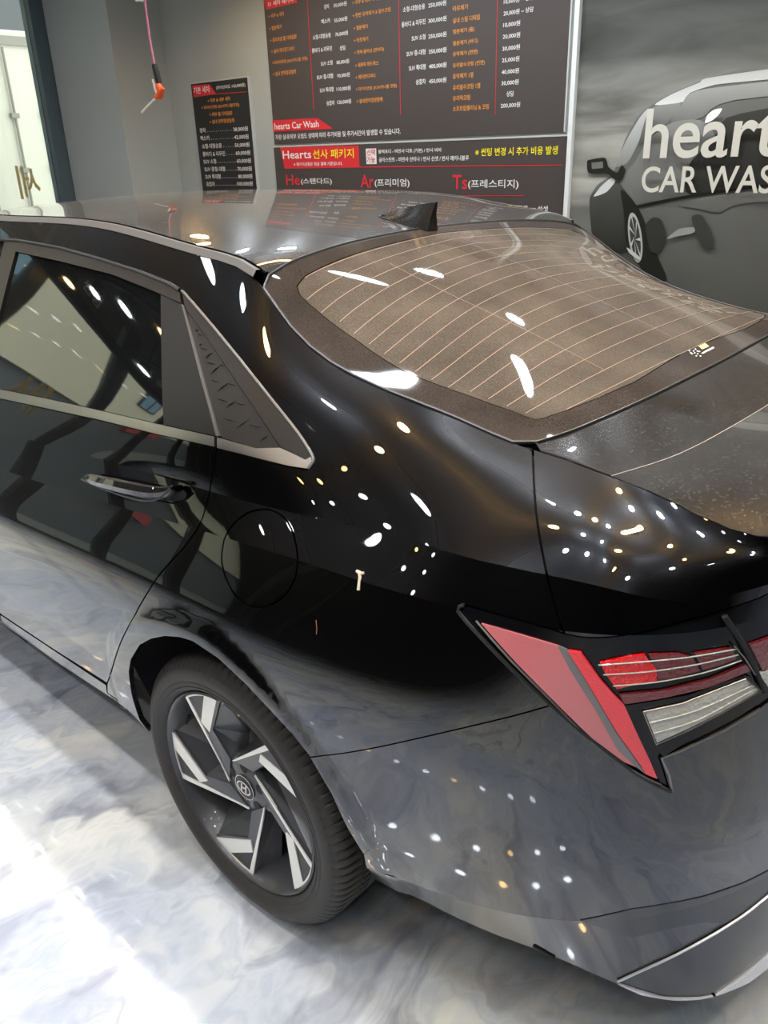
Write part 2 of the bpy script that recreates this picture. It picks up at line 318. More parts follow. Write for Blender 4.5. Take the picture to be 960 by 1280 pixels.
T.put("Hearts", Z3(115, 282), Z3(285, 278), 10.2, 'p_white', .001); T.put("선사 패키지", Z3(295, 280), Z3(540, 277), 11.5, 'p_yellow', .001)
T.put("※ 패키지상품은 현금 결제 기준입니다.", Z3(180, 325), Z3(472, 320), 4.5, 'p_white', .001)
T.shape([Z3(610, 220), Z3(673, 218), Z3(676, 312), Z3(615, 313)], 'p_white'); T.put("선택", Z3(618, 262), Z3(668, 261), 8, 'p_red', .001); T.put("가능", Z3(618, 306), Z3(668, 305), 8, 'p_red', .001)
T.put("블랙포디 - 비반사 디토 (기본) / 반사 비바", (473, 192.5), (552, 191), 5.8, 'p_white'); T.put("글라스틴트 - 비반사 산타나 / 반사 선셋 / 반사 레이니블루", (473.7, 202.5), (586, 200.6), 5.8, 'p_white')
T.put("※ 썬팅 변경 시 추가 비용 발생", (594, 195.6), (697, 192.7), 10, 'p_yellow')
T.shape([(449, 208.3), (704, 205.8), (704, 206.9), (449, 209.6)], 'p_red')
for t, a, x0, x1, x2, h1, h2, base in (("He", "(스탠다드)", 358, 375.5, 415, 13, 8.5, 231.6), ("Ar", "(프리미엄)", 451, 467.5, 512, 16.5, 11, 235), ("Ts", "(프레스티지)", 565.5, 584, 648, 18, 12, 237)):
    T.put(t, (x0, base), (x1, base-.4), h1, 'p_red'); T.put(a, (x1+1, base), (x2, base-.8), h2, 'p_white')
for x0, x1 in ((352, 420), (449, 520), (565.5, 654)): T.shape([(x0, 244.6), (x1, 244.2), (x1, 245), (x0, 245.4)], 'p_red')
T.put("글라스틴트 산타나 or 레이니블루 or 선셋", (566, 263.5), (685, 262.5), 6.6, 'p_white'); T.put("실내가죽코팅", (636, 279.5), (689, 278.5), 7.2, 'p_white')
T.build(b2, NM)
b3, r3 = wall_box('wash_price_sign', [Z5(75, 130), Z5(668, 58), Z5(800, 1400), Z5(215, 1400)], .02, 'p_black')
tag(b3, 'small black wash price sign with red tag beside the pillar', 'sign')
T = Lettering(WALL_Y-.02-.0015)
T.shape([Z5(88, 145), Z5(272, 130), Z5(345, 235), Z5(105, 270)], 'p_red'); T.put("기본 세차", Z5(108, 238), Z5(278, 215), 8.5, 'p_white', .001); T.put("(하이브리드 +20,000원)", Z5(345, 192), Z5(655, 165), 5.5, 'p_white')
T.shape([Z5(345, 232), Z5(668, 207), Z5(668, 213), Z5(345, 238)], 'p_red')
for t, x0, y0, x1, y1 in [("+ 외부 & 내부 세차", 255, 325, 497, 308), ("+ 타이어코팅 (SUV/카니발코팅)", 190, 403, 592, 378), ("+ 외부 휠 디테일링", 275, 475, 515, 460), ("+ 실내 연막향균탈취", 275, 552, 538, 540)]:
    T.put(t, Z5(x0, y0), Z5(x1, y1), 5.2, 'p_orange')
for t, p, x0, y0, x1, u0, v0, u1 in [("경차", "38,000원", 170, 652, 235, 528, 638, 683), ("벡스카", "42,000원", 180, 735, 275, 537, 722, 690), ("소형-대형승용", "50,000원", 195, 818, 405, 545, 808, 700), ("롱바디 & 리무진", "60,000원", 203, 903, 440, 555, 893, 708), ("SUV 소형", "60,000원", 212, 983, 345, 565, 977, 716), ("SUV 중형-대형", "70,000원", 222, 1065, 440, 573, 1062, 724), ("SUV 특대형", "80,000원", 232, 1145, 393, 582, 1143, 730), ("승합차", "100,000원", 242, 1225, 330, 570, 1222, 735)]:
    T.put(t, Z5(x0, y0), Z5(x1, y0-8), 6, 'p_white'); T.put(p, Z5(u0, v0), Z5(u1, v0-6), 6.3, 'p_white')
    T.put('. '*max(3, int((u0-x1)/24)), Z5(x1+15, y0-16), Z5(u0-15, v0-10), .8, 'p_white')
T.build(b3, NM)
for nm, (x0, x1, z0, z1), y in (('p', r1, YB), ('q', r2, YB), ('s', r3, WALL_Y-.02)):
    par = {'p': b1, 'q': b2, 's': b3}[nm]; w = .008
    mb = MB(); mb.box((x1, y-.002, z0), (x1+w, WALL_Y, z1)); mb.box((x0, y-.002, z1), (x1+w, WALL_Y, z1+w)); mb.build('edge_strip', 'board_edge', par)
# white upright trim between the boards and the mural
mx0 = at(714, 150, y=YB)[0]; mx1 = at(719.5, 150, y=YB)[0]
mb = MB(); mb.box((mx0, WALL_Y-.035, 0), (mx1, WALL_Y+.001, CEIL_Z)); struct(mb.build('trim_2', 'trim_white'))['label'] = 'narrow white upright strip between price boards and car mural'
# ---- printed wall mural of a coupe with the shop's name
def mural_sky():
    m, nt, b = new_mat('mural_sky_print'); N = nt.nodes; L = nt.links
    tc = N.new('ShaderNodeTexCoord'); mp = N.new('ShaderNodeMapping'); L.new(tc.outputs['Object'], mp.inputs[0]); mp.inputs['Rotation'].default_value = (0, .35, 0); mp.inputs['Scale'].default_value = (.55, 1, 2.6)
    n = N.new('ShaderNodeTexNoise'); n.inputs['Scale'].default_value = 2.6; n.inputs['Detail'].default_value = 7; n.inputs['Distortion'].default_value = .6; L.new(mp.outputs[0], n.inputs['Vector'])
    s = N.new('ShaderNodeSeparateXYZ'); L.new(tc.outputs['Object'], s.inputs[0])
    cz = N.new('ShaderNodeValToRGB'); e = cz.color_ramp.elements; mr = N.new('ShaderNodeMapRange'); mr.inputs[1].default_value = 1.0; mr.inputs[2].default_value = 2.3; L.new(s.outputs[2], mr.inputs[0]); L.new(mr.outputs[0], cz.inputs[0])
    e[0].position = 0; e[0].color = srgb(88, 88, 82); e[1].position = 1; e[1].color = srgb(54, 55, 52)
    for p, c in ((.20, (106, 106, 100)), (.225, (158, 157, 148)), (.42, (178, 176, 165)), (.56, (140, 139, 132)), (.68, (78, 79, 75))): x = e.new(p); x.color = srgb(*c)
    mr2 = N.new('ShaderNodeMapRange'); mr2.inputs[1].default_value = .3; mr2.inputs[2].default_value = .7; mr2.inputs[3].default_value = .45; mr2.inputs[4].default_value = 1.6; L.new(n.outputs[0], mr2.inputs[0])
    mx = N.new('ShaderNodeMix'); mx.data_type = 'RGBA'; mx.blend_type = 'MULTIPLY'; mx.inputs[0].default_value = 1; L.new(cz.outputs[0], mx.inputs[6]); L.new(mr2.outputs[0], mx.inputs[7])
    L.new(mx.outputs[2], b.inputs['Base Color']); b.inputs['Roughness'].default_value = .4; return m
M['mural'] = mural_sky()
def tone(v, k=.25):
    t, bt = v if isinstance(v, tuple) else (v, v)
    key = 'mural_%d_%d' % (t, bt)
    if key not in M:
        m, nt, b = new_mat(key); N = nt.nodes; L = nt.links; tc = N.new('ShaderNodeTexCoord'); s = N.new('ShaderNodeSeparateXYZ'); L.new(tc.outputs['Generated'], s.inputs[0])
        n = N.new('ShaderNodeTexNoise'); n.inputs['Scale'].default_value = 3; n.inputs['Detail'].default_value = 4; L.new(tc.outputs['Object'], n.inputs['Vector'])
        a = N.new('ShaderNodeMath'); a.operation = 'MULTIPLY_ADD'; L.new(n.outputs[0], a.inputs[0]); a.inputs[1].default_value = 1.2*k; L.new(s.outputs[2], a.inputs[2])
        r = N.new('ShaderNodeMapRange'); r.inputs[1].default_value = .3*k; r.inputs[2].default_value = 1+.9*k; L.new(a.outputs[0], r.inputs[0])
        mx = N.new('ShaderNodeMix'); mx.data_type = 'RGBA'; t, bt = min(250, t*1.18), bt*1.18; mx.inputs[6].default_value = srgb(bt, bt, bt-5); mx.inputs[7].default_value = srgb(t, t, t-5); L.new(r.outputs[0], mx.inputs[0])
        L.new(mx.outputs[2], b.inputs['Base Color']); b.inputs['Roughness'].default_value = .4; M[key] = m
    return key
MY = WALL_Y-.012
mur = MB(); mxr = 2.6; mur.box((mx1+.002, MY, .02), (mxr, WALL_Y+.001, CEIL_Z-.02)); mural = mur.build('wall_mural', 'mural')
tag(mural, 'black and white printed mural of a coupe with white shop lettering', 'mural')
Z7 = lambda x, y: (700+x/3.2, y/3.2)
T = Lettering(MY-.0004); lay = [0]
def smooth_closed(px, k=4):
    P = [np.array(p, float) for p in px]; n = len(P); out = []
    for i in range(n):
        p0, p1, p2, p3 = P[i-1], P[i], P[(i+1) % n], P[(i+2) % n]
        for t in np.arange(k)/k:
            h = (p2-p0)*.35; g = (p3-p1)*.35
            out.append(tuple((2*t**3-3*t*t+1)*p1+(t**3-2*t*t+t)*h+(3*t*t-2*t**3)*p2+(t**3-t*t)*g))
    return out
def mshape(v, px, k=.25, rnd=True):
    lay[0] += .0004
    if rnd and len(px) > 4: px = smooth_closed(px)
    P = [at(*Z7(*p), y=MY) for p in px]
    o = MB(); o.add([(p[0], MY-.0004-lay[0], p[2]) for p in P], [tuple(range(len(P)))]); o.build('mural_print', tone(v, k), mural)
mshape((104, 44), [(118, 800), (150, 740), (200, 705), (225, 665), (260, 560), (310, 470), (360, 425), (450, 372), (560, 325), (640, 300), (760, 272), (1150, 205), (1500, 235), (1760, 420), (1860, 700), (1840, 1100), (1700, 1500), (380, 1500), (330, 1040), (270, 1000), (150, 975), (130, 950)], .35)
mshape((70, 20), [(118, 800), (150, 760), (240, 720), (290, 830), (270, 1010), (150, 985), (130, 950)], .5)
mshape(178, [(135, 785), (165, 745), (205, 712), (222, 725), (190, 765), (160, 780)])
mshape((176, 110), [(225, 665), (262, 570), (320, 470), (352, 440), (318, 560), (272, 650)])
mshape((130, 66), [(345, 470), (375, 430), (420, 416), (485, 412), (440, 480), (352, 555), (315, 582)])
mshape((150, 196), [(380, 420), (450, 376), (560, 330), (640, 304), (1480, 194), (1480, 255), (700, 330), (600, 345), (520, 372), (492, 408)], .35)
mshape((150, 96), [(492, 410), (520, 375), (640, 348), (1480, 260), (1480, 320), (700, 400), (570, 470), (480, 490), (445, 482)], .3)
mshape((126, 80), [(240, 720), (300, 650), (352, 560), (450, 490), (560, 480), (620, 545), (530, 640), (505, 700), (518, 778), (305, 825), (275, 780)], .3)
mshape((58, 30), [(600, 575), (640, 520), (720, 455), (1480, 350), (1480, 735), (830, 743), (522, 778), (508, 700), (530, 640)], .4)
mshape(18, [(305, 822), (520, 779), (830, 738), (1480, 690), (1480, 698), (830, 748), (520, 790), (305, 834)])
mshape((128, 70), [(480, 818), (640, 780), (1480, 704), (1480, 780), (760, 810), (640, 850), (560, 836)], .3)
mshape(22, [(245, 760), (285, 790), (330, 860), (385, 1010), (430, 1120), (360, 1120), (300, 1030), (265, 960), (258, 850)])
el = lambda cx, cy, rx, ry, n=24, s=.12: [(cx+rx*math.cos(2*math.pi*i/n)+s*ry*math.sin(2*math.pi*i/n), cy+ry*math.sin(2*math.pi*i/n)) for i in range(n)]
mshape(150, el(303, 950, 27, 100)); mshape(52, el(303, 950, 20, 84))
for i in range(7):
    a = 2*math.pi*i/7; mshape(170, [(303+3*math.cos(a+1.5), 950+8*math.sin(a+1.5)), (303+20*math.cos(a)+10*math.sin(a), 950+84*math.sin(a)), (303+20*math.cos(a+.16)+10*math.sin(a+.16), 950+84*math.sin(a+.16))])
mshape(165, [(270, 990), (290, 1000), (325, 1030), (322, 1040), (285, 1015)])
mshape(26, [(112, 655), (118, 640), (180, 630), (192, 645), (198, 668), (232, 690), (250, 660), (265, 680), (250, 720), (222, 715), (190, 694), (120, 692)]); mshape(96, [(130, 650), (176, 646), (176, 672), (132, 676)])
mshape(40, [(345, 905), (375, 870), (410, 880), (428, 950), (400, 1010), (365, 1000)]); mshape(128, [(430, 955), (480, 915), (545, 908), (535, 932), (470, 945)]); mshape(48, [(530, 870), (570, 860), (610, 930), (620, 990), (570, 980)])
def put_ref(txt, sub, L, R, hpx, m):
    V, Fs = text_mesh(txt, 8); S, _ = text_mesh(sub, 8); a = at(*L, y=MY); b = at(*R, y=MY); up = at(L[0], L[1]-hpx, y=MY)
    k = (b[0]-a[0])/(S[:, 0].max()-S[:, 0].min()); lo, hi = V.min(0), V.max(0)
    X = a[0]+(V[:, 0]-lo[0])*k; Z = a[2]+(V[:, 1]-lo[1])/(hi[1]-lo[1])*(up[2]-a[2])
    mb = MB(); mb.add(np.stack([X, np.full(len(X), MY-.03), Z], 1), Fs); mb.build('mural_lettering', m, mural)
MYs = MY
M['mural_white'] = mat('mural_white', srgb(214, 210, 197), .4)
lay[0] = .020
put_ref('hearts', 'hear', (807, 198.5), (946, 196.5), 62, 'mural_white'); put_ref('CAR WASH', 'CAR WA', (804.5, 240), (950.5, 238.5), 32, 'mural_white')
mshape(226, [(588, 492), (596, 462), (622, 440), (656, 434), (640, 462), (612, 484)])
# ---- air gun on its pink hose
GY = 2.16
def gp(x, y): return at(140+x/8.533, y/8.533, y=GY)
gun = tag(empty('air_gun', tuple(gp(510, 960))), 'orange air blow gun hanging on a pink hose before the grey pillar', 'air gun')
go = np.array(gun.location)
M['hose'] = mat('pink_hose', srgb(206, 120, 150), .4); M['orange'] = mat('orange_plastic', srgb(236, 92, 38), .4); M['gun_white'] = mat('white_plastic', srgb(235, 233, 225), .4)
def gtube(name, pts, r, m, n=10):
    mb = MB(); mb.tube([tuple(np.array(p)-go) for p in pts], r, n); return mb.build(name, m, gun, True)
top = gp(350, 0); gtube('hose', [top+np.array((0, 0, CEIL_Z-top[2])), top, gp(375, 200), gp(400, 400), gp(430, 560), gp(456, 700)], .0052, 'hose')
gtube('sleeve', [gp(450, 690), gp(475, 780), gp(500, 885)], [.014, .017, .016], 'black')
s_ = .0052
gtube('gun_body', [gp(492, 880), gp(505, 930), gp(518, 980), gp(505, 1045)], [.012, .020, .019, .016], 'orange')
gtube('gun_head', [gp(545, 940), gp(520, 1000), gp(470, 1040)], [.008, .018, .012], 'orange')
gtube('lever', [gp(432, 850), gp(450, 900), gp(465, 970), gp(490, 1030)], [.006, .007, .006, .005], 'gun_white'); gtube('nozzle', [gp(458, 1055), gp(315, 1200)], .006, 'gun_white')
gtube('hook', [gp(255, 2), gp(345, 6)], .006, 'gun_white')
# ---- ceiling track lamps
def temp(c): return {'W': (.86, .93, 1.0), 'Y': (1.0, .60, .22)}[c]
LSEQ = []
for px, py, c in [(2, 1035, 'W'), (27, 1070, 'W'), (57, 1100, 'W'), (90, 1132, 'Y'), (122, 1170, 'W'), (157, 1220, 'Y')]:
    p = at(px, py, z=0); d = p-CAM; LSEQ.append((p[0]+d[0]*LAMP_Z/CAM[2], p[1]+d[1]*LAMP_Z/CAM[2], c))
track_y0 = float(np.mean([l[1] for l in LSEQ])); step = (LSEQ[-1][0]-LSEQ[0][0])/5
xs = [(l[0], l[2]) for l in LSEQ]; k = 1
while xs[-1][0] < 1.7: xs.append((xs[-1][0]+step, 'WWYWY'[k % 5])); k += 1
xs = [x for x in xs if x[0] > FRONT_X+.25]
M['can'] = mat('lamp_can', (.01, .01, .01), .4); M['lens_w'] = mat('lamp_lens_white', (.9, .9, .9), .3, emit=temp('W'), estr=30); M['lens_y'] = mat('lamp_lens_warm', (.9, .8, .6), .3, emit=temp('Y'), estr=30)
LP = 2.65
lights = {}
for c in 'WY':
    for kind, pw, spd in (('N', 1.0, 95), ('F', .35, 95), ('B', 2.3, 150)):      # beam: open floor, over the car, board washers
        l = bpy.data.lights.new('lamp_light', 'AREA'); l.shape = 'DISK'; l.size = .105; l.energy = LP*pw*(1 if c == 'W' else .62); l.color = temp(c); l.spread = math.radians(spd); lights[c, kind] = l
proto = {}
TRK = ['track along the near side wall', 'second track from the near side wall', 'track over the middle of the open floor', 'track over the open floor beside the sedan', 'track just clear of the sedan flank', 'track over the near flank of the sedan', 'track over the middle of the sedan', 'track over the far flank of the sedan', 'track beside the price boards']
for ti, dy_ in enumerate((-3.3, -2.6, -1.9, -1.2, -.6, 0, .6, 1.2, 1.8)):
    ty_ = track_y0+dy_
    rl_ = MB(); rl_.box((FRONT_X+.2, ty_-.018, LAMP_Z+.16), (3.9, ty_+.018, LAMP_Z+.19)); tr = rl_.build('lamp_track', 'can')
    tag(tr, 'black spotlight '+TRK[ti], 'lamp track', 'ceiling lamp tracks')
    for sx in (FRONT_X+.6, -1.2, 2.4):
        rod = MB(); rod.cyl((sx, ty_, LAMP_Z+.19), (sx, ty_, CEIL_Z), .006, n=8); rod.build('hanger_rod', 'can', tr)
    for xi, (x, c) in enumerate(xs if ti == 5 else [(xs[0][0]-.9+.25*(ti % 2)+.52*i_, ('WWWWWWY' if ti == 8 else 'WWYWWWY')[(i_+3*ti) % 7]) for i_ in range(3 if ti == 8 else 0, 15 if ti > 5 else 13)]):
        xx = x
        root = empty('spotlight', (xx, ty_, LAMP_Z))
        tag(root, ('cool white' if c == 'W' else 'warm yellow')+' spotlight on the '+TRK[ti], 'spotlight', ('cool white' if c == 'W' else 'warm')+' spotlights on the '+TRK[ti])
        if c not in proto:
            mb = MB(); mb.cyl((0, 0, .004), (0, 0, .11), .060, .052, n=20); mb.cyl((0, 0, .11), (0, 0, .165), .012, n=8); a = mb.build('can', 'can', root, True)
            mb = MB(); mb.cyl((0, 0, .0), (0, 0, .006), .054, n=20); b = mb.build('lens', 'lens_w' if c == 'W' else 'lens_y', root); proto[c] = (a, b)
        else:
            for q in proto[c]: o = q.copy(); COL.objects.link(o); o.parent = root
        lo = bpy.data.objects.new('lamp_light', lights[c, 'B' if ti == 8 else 'F' if ti in (6, 7) else 'N']); COL.objects.link(lo); lo.parent = root; lo.location = (0, 0, -.002)
# ---- outside the shop front
M['street'] = mat('street', srgb(120, 120, 118), .8, noise=.1); M['stone'] = mat('beige_stone', srgb(196, 190, 168), .8, noise=.08, nscale=.6); M['stone2'] = mat('grey_stone', srgb(92, 96, 100), .8, noise=.1)
M['ext_window'] = mat('blue_window', srgb(66, 112, 134), .15, coat=1); M['truck_white'] = mat('truck_white', srgb(206, 205, 192), .5, noise=.03); M['truck_grey'] = mat('truck_grey', srgb(140, 138, 130), .5); M['sign_red'] = mat('shop_sign_red', srgb(170, 50, 50), .5)
mb = MB(); mb.box((-40, -30, -.2), (FRONT_X-.2, 25, -.08)); st_ = mb.build('street_ground', 'street'); struct(st_); st_['label'] = 'grey street outside the shop front'
bl = tag(empty('stone_building', (-11.5, 0, -.08)), 'beige stone building with blue windows across the street', 'building')
mb = MB(); mb.box((-6, -22, 2.6), (0, -1.5, 15)); mb.build('wall', 'stone', bl)
mb = MB(); mb.box((-6, -22, 0), (-.15, -1.5, 2.6)); mb.build('ground_floor', 'stone2', bl)
mb = MB(); mb.box((-.15, -8.2, 2.1), (.15, -6.8, 2.6)); mb.build('sign_band', 'sign_red', bl)
for y, z, w, h in [(-19, 4.2, 2.6, 1.5), (-14.5, 4.3, .8, 1.0), (-12.5, 5.6, 3.2, .5), (-9, 4.0, 1.1, .9), (-7, 4.0, .7, .9), (-6.2, 6.0, 1.6, 1.0), (-3.6, 4.2, 1.0, 1.0), (-17, 7.6, 2.2, 1.3), (-11, 8.0, 1.4, 1.0), (-5, 8.2, 1.4, 1.0)]:
    mb = MB(); mb.box((-.04, y, z), (.06, y+w, z+h)); wn = mb.build('window', 'frame_black', bl)
    mb = MB(); mb.box((.05, y+.06, z+.06), (.075, y+w/2-.03, z+h-.06)); mb.build('pane', 'ext_window', wn); mb = MB(); mb.box((.05, y+w/2+.03, z+.06), (.075, y+w-.06, z+h-.06)); mb.build('pane', 'ext_window', wn)
b2_ = tag(empty('grey_building', (-12.2, 0, -.08)), 'dark grey stone building further along the street', 'building')
mb = MB(); mb.box((-6, -1.3, 0), (0, 7, 11)); mb.build('wall', 'stone2', b2_)
for y in (0, 2.2, 4.2):
    for z in (1.0, 4.0, 6.2):
        mb = MB(); mb.box((-.02, y, z), (.05, y+1.2, z+1.2)); mb.build('window', 'ext_window', b2_)
# white cargo truck parked outside, its box doors towards the glass
TX = -6.7
tp = lambda x, y: at(x, y, x=TX)
ztop = tp(10, 37)[2]; tr_ = tag(empty('cargo_truck', (TX, tp(30, 150)[1], -.08)), 'white box truck with lock rods parked outside the glazing', 'truck')
to = np.array(tr_.location); zt_ = ztop-to[2]; y_a = tp(-150, 150)[1]-to[1]; y_b = tp(90, 150)[1]-to[1]+.5
mb = MB(); mb.box((-3.6, y_a, .75), (0, y_b, zt_)); mb.build('cargo_box', 'truck_white', tr_, bevel=.02)
mb = MB(); mb.box((-3.5, y_a+.1, .45), (-.1, y_b-.1, .75)); mb.build('chassis', 'black', tr_)
mb = MB(); mb.box((0, y_a, zt_-.12), (.03, y_b, zt_-.05)); mb.build('door_rail', 'truck_grey', tr_)
for px in (4, 42, -40):
    yy = tp(px+14, 150)[1]-to[1]
    mb = MB(); mb.cyl((.03, yy, .8), (.03, yy, zt_-.14), .012, n=8); rd = mb.build('lock_rod', 'truck_grey', tr_)
    for zz in (1.1, 1.55, 2.0):
        mb = MB(); mb.box((0, yy-.035, zz-.02), (.045, yy+.035, zz+.02)); mb.build('rod_bracket', 'truck_grey', rd)
for yy in (y_a+.25, y_b-.25):
    mb = MB(); mb.cyl((-.9, yy-.12, .38), (-.9, yy+.12, .38), .38, n=24); mb.build('wheel', 'black', tr_)
mb = MB(); mb.box((-5.2, y_a+.1, .45), (-3.7, y_b-.1, 2.1)); mb.build('cab', 'truck_white', tr_, bevel=.1)
# lettering stuck on the shop glass, reading from the street
def vinyl_mat():
    m, nt, b = new_mat('beige_vinyl'); b.inputs['Base Color'].default_value = srgb(226, 200, 146)
    t = nt.nodes.new('ShaderNodeBsdfTranslucent'); t.inputs[0].default_value = srgb(232, 205, 150); x = nt.nodes.new('ShaderNodeMixShader'); x.inputs[0].default_value = .9
    nt.links.new(b.outputs[0], x.inputs[1]); nt.links.new(t.outputs[0], x.inputs[2]); nt.links.new(x.outputs[0], nt.nodes['Material Output'].inputs[0]); return m
M['vinyl'] = vinyl_mat()
def vinyl(txt, yc, zb, h, label):
    V, Fs = text_mesh(txt); lo, hi = V.min(0), V.max(0); k = h/(hi[1]-lo[1])
    Y = yc-(V[:, 0]-(lo[0]+hi[0])/2)*k*.85; Z = zb+(V[:, 1]-lo[1])*k
    o = link('glass_lettering', mesh('glass_lettering', np.stack([np.full(len(Y), .009), Y, Z], 1), Fs), 'vinyl', sf)
pa, pb = at(10, 250, x=FRONT_X), at(60, 206, x=FRONT_X)
zc = pa[2]; vinyl('세', (pa[1]+pb[1])/2, zc, pb[2]-pa[2], '')
vinyl('차', (pa[1]+pb[1])/2-.55, zc, pb[2]-pa[2], ''); vinyl('P', -.78, zc, .34, ''); vinyl('세', -1.70, zc, .34, '')
for i, y in enumerate((-.025, -.955, -1.885)):
    V, Fs = text_mesh(('유리막코팅', '썬팅', '광택')[i]); lo, hi = V.min(0), V.max(0); k = .13/(hi[1]-lo[1])
    link('sign_lettering', mesh('sign_lettering', np.stack([np.full(len(V), .012), y-.75-(V[:, 0]-(lo[0]+hi[0])/2)*k, 2.86+(V[:, 1]-lo[1])*k], 1), Fs), 'p_white', sf)
# ================================================================== THE CAR
CY = 0.9125                      # centre plane of the car
def nspline(t, P):
    """natural cubic spline through P at parameters t; returns evaluator"""
    t = np.asarray(t, float); P = np.asarray(P, float); P = P.reshape(len(t), -1); n = len(t); h = np.diff(t)
    A = np.eye(n); B = np.zeros_like(P)
    for i in range(1, n-1):
        A[i, i-1] = h[i-1]; A[i, i] = 2*(h[i-1]+h[i]); A[i, i+1] = h[i]
        B[i] = 6*((P[i+1]-P[i])/h[i]-(P[i]-P[i-1])/h[i-1])
    Mm = np.linalg.solve(A, B)
    def ev(x):
        x = np.atleast_1d(np.asarray(x, float)); i = np.clip(np.searchsorted(t, x)-1, 0, n-2)
        hh = h[i][:, None]; a = (t[i+1]-x)[:, None]; b = (x-t[i])[:, None]
        return Mm[i]*a**3/(6*hh)+Mm[i+1]*b**3/(6*hh)+(P[i]/hh-Mm[i]*hh/6)*a+(P[i+1]/hh-Mm[i+1]*hh/6)*b
    return ev
# plan outline of the near half at its widest, nose to tail
ST = [(-3.63, CY), (-3.60, .62), (-3.53, .36), (-3.40, .18), (-3.20, .075), (-2.9, .03), (-2.5, .010), (-2.1, .002), (-1.6, 0), (-1.1, 0), (-.6, 0), (-.25, 0), (-.1, 0), (0, 0), (.22, .002),
      (.40, .012), (.54, .035), (.65, .068), (.745, .115), (.825, .178), (.89, .255), (.945, .36), (.985, .48), (1.015, .64), (1.03, CY)]
ST = np.array(ST); SJ = {round(x, 3): i for i, (x, y) in enumerate(ST)}
sp = np.concatenate([[0], np.cumsum(np.hypot(*np.diff(ST, axis=0).T))])
ref = nspline(sp, ST)
def refn(s):
    e = 1e-3; t = (ref(np.clip(s+e, 0, sp[-1]))-ref(np.clip(s-e, 0, sp[-1]))); t /= np.linalg.norm(t, axis=1)[:, None]
    n = np.stack([-t[:, 1], t[:, 0]], 1)
    n[s < 1e-6] = (1, 0); n[s > sp[-1]-1e-6] = (-1, 0)
    return n
def row(spec):
    """spec: list of (station x, inset d, height z)"""
    spec = [(SJ[round(x, 3)], d, z) for x, d, z in spec]
    return nspline([sp[i] for i, d, z in spec], [(d, z) for i, d, z in spec])
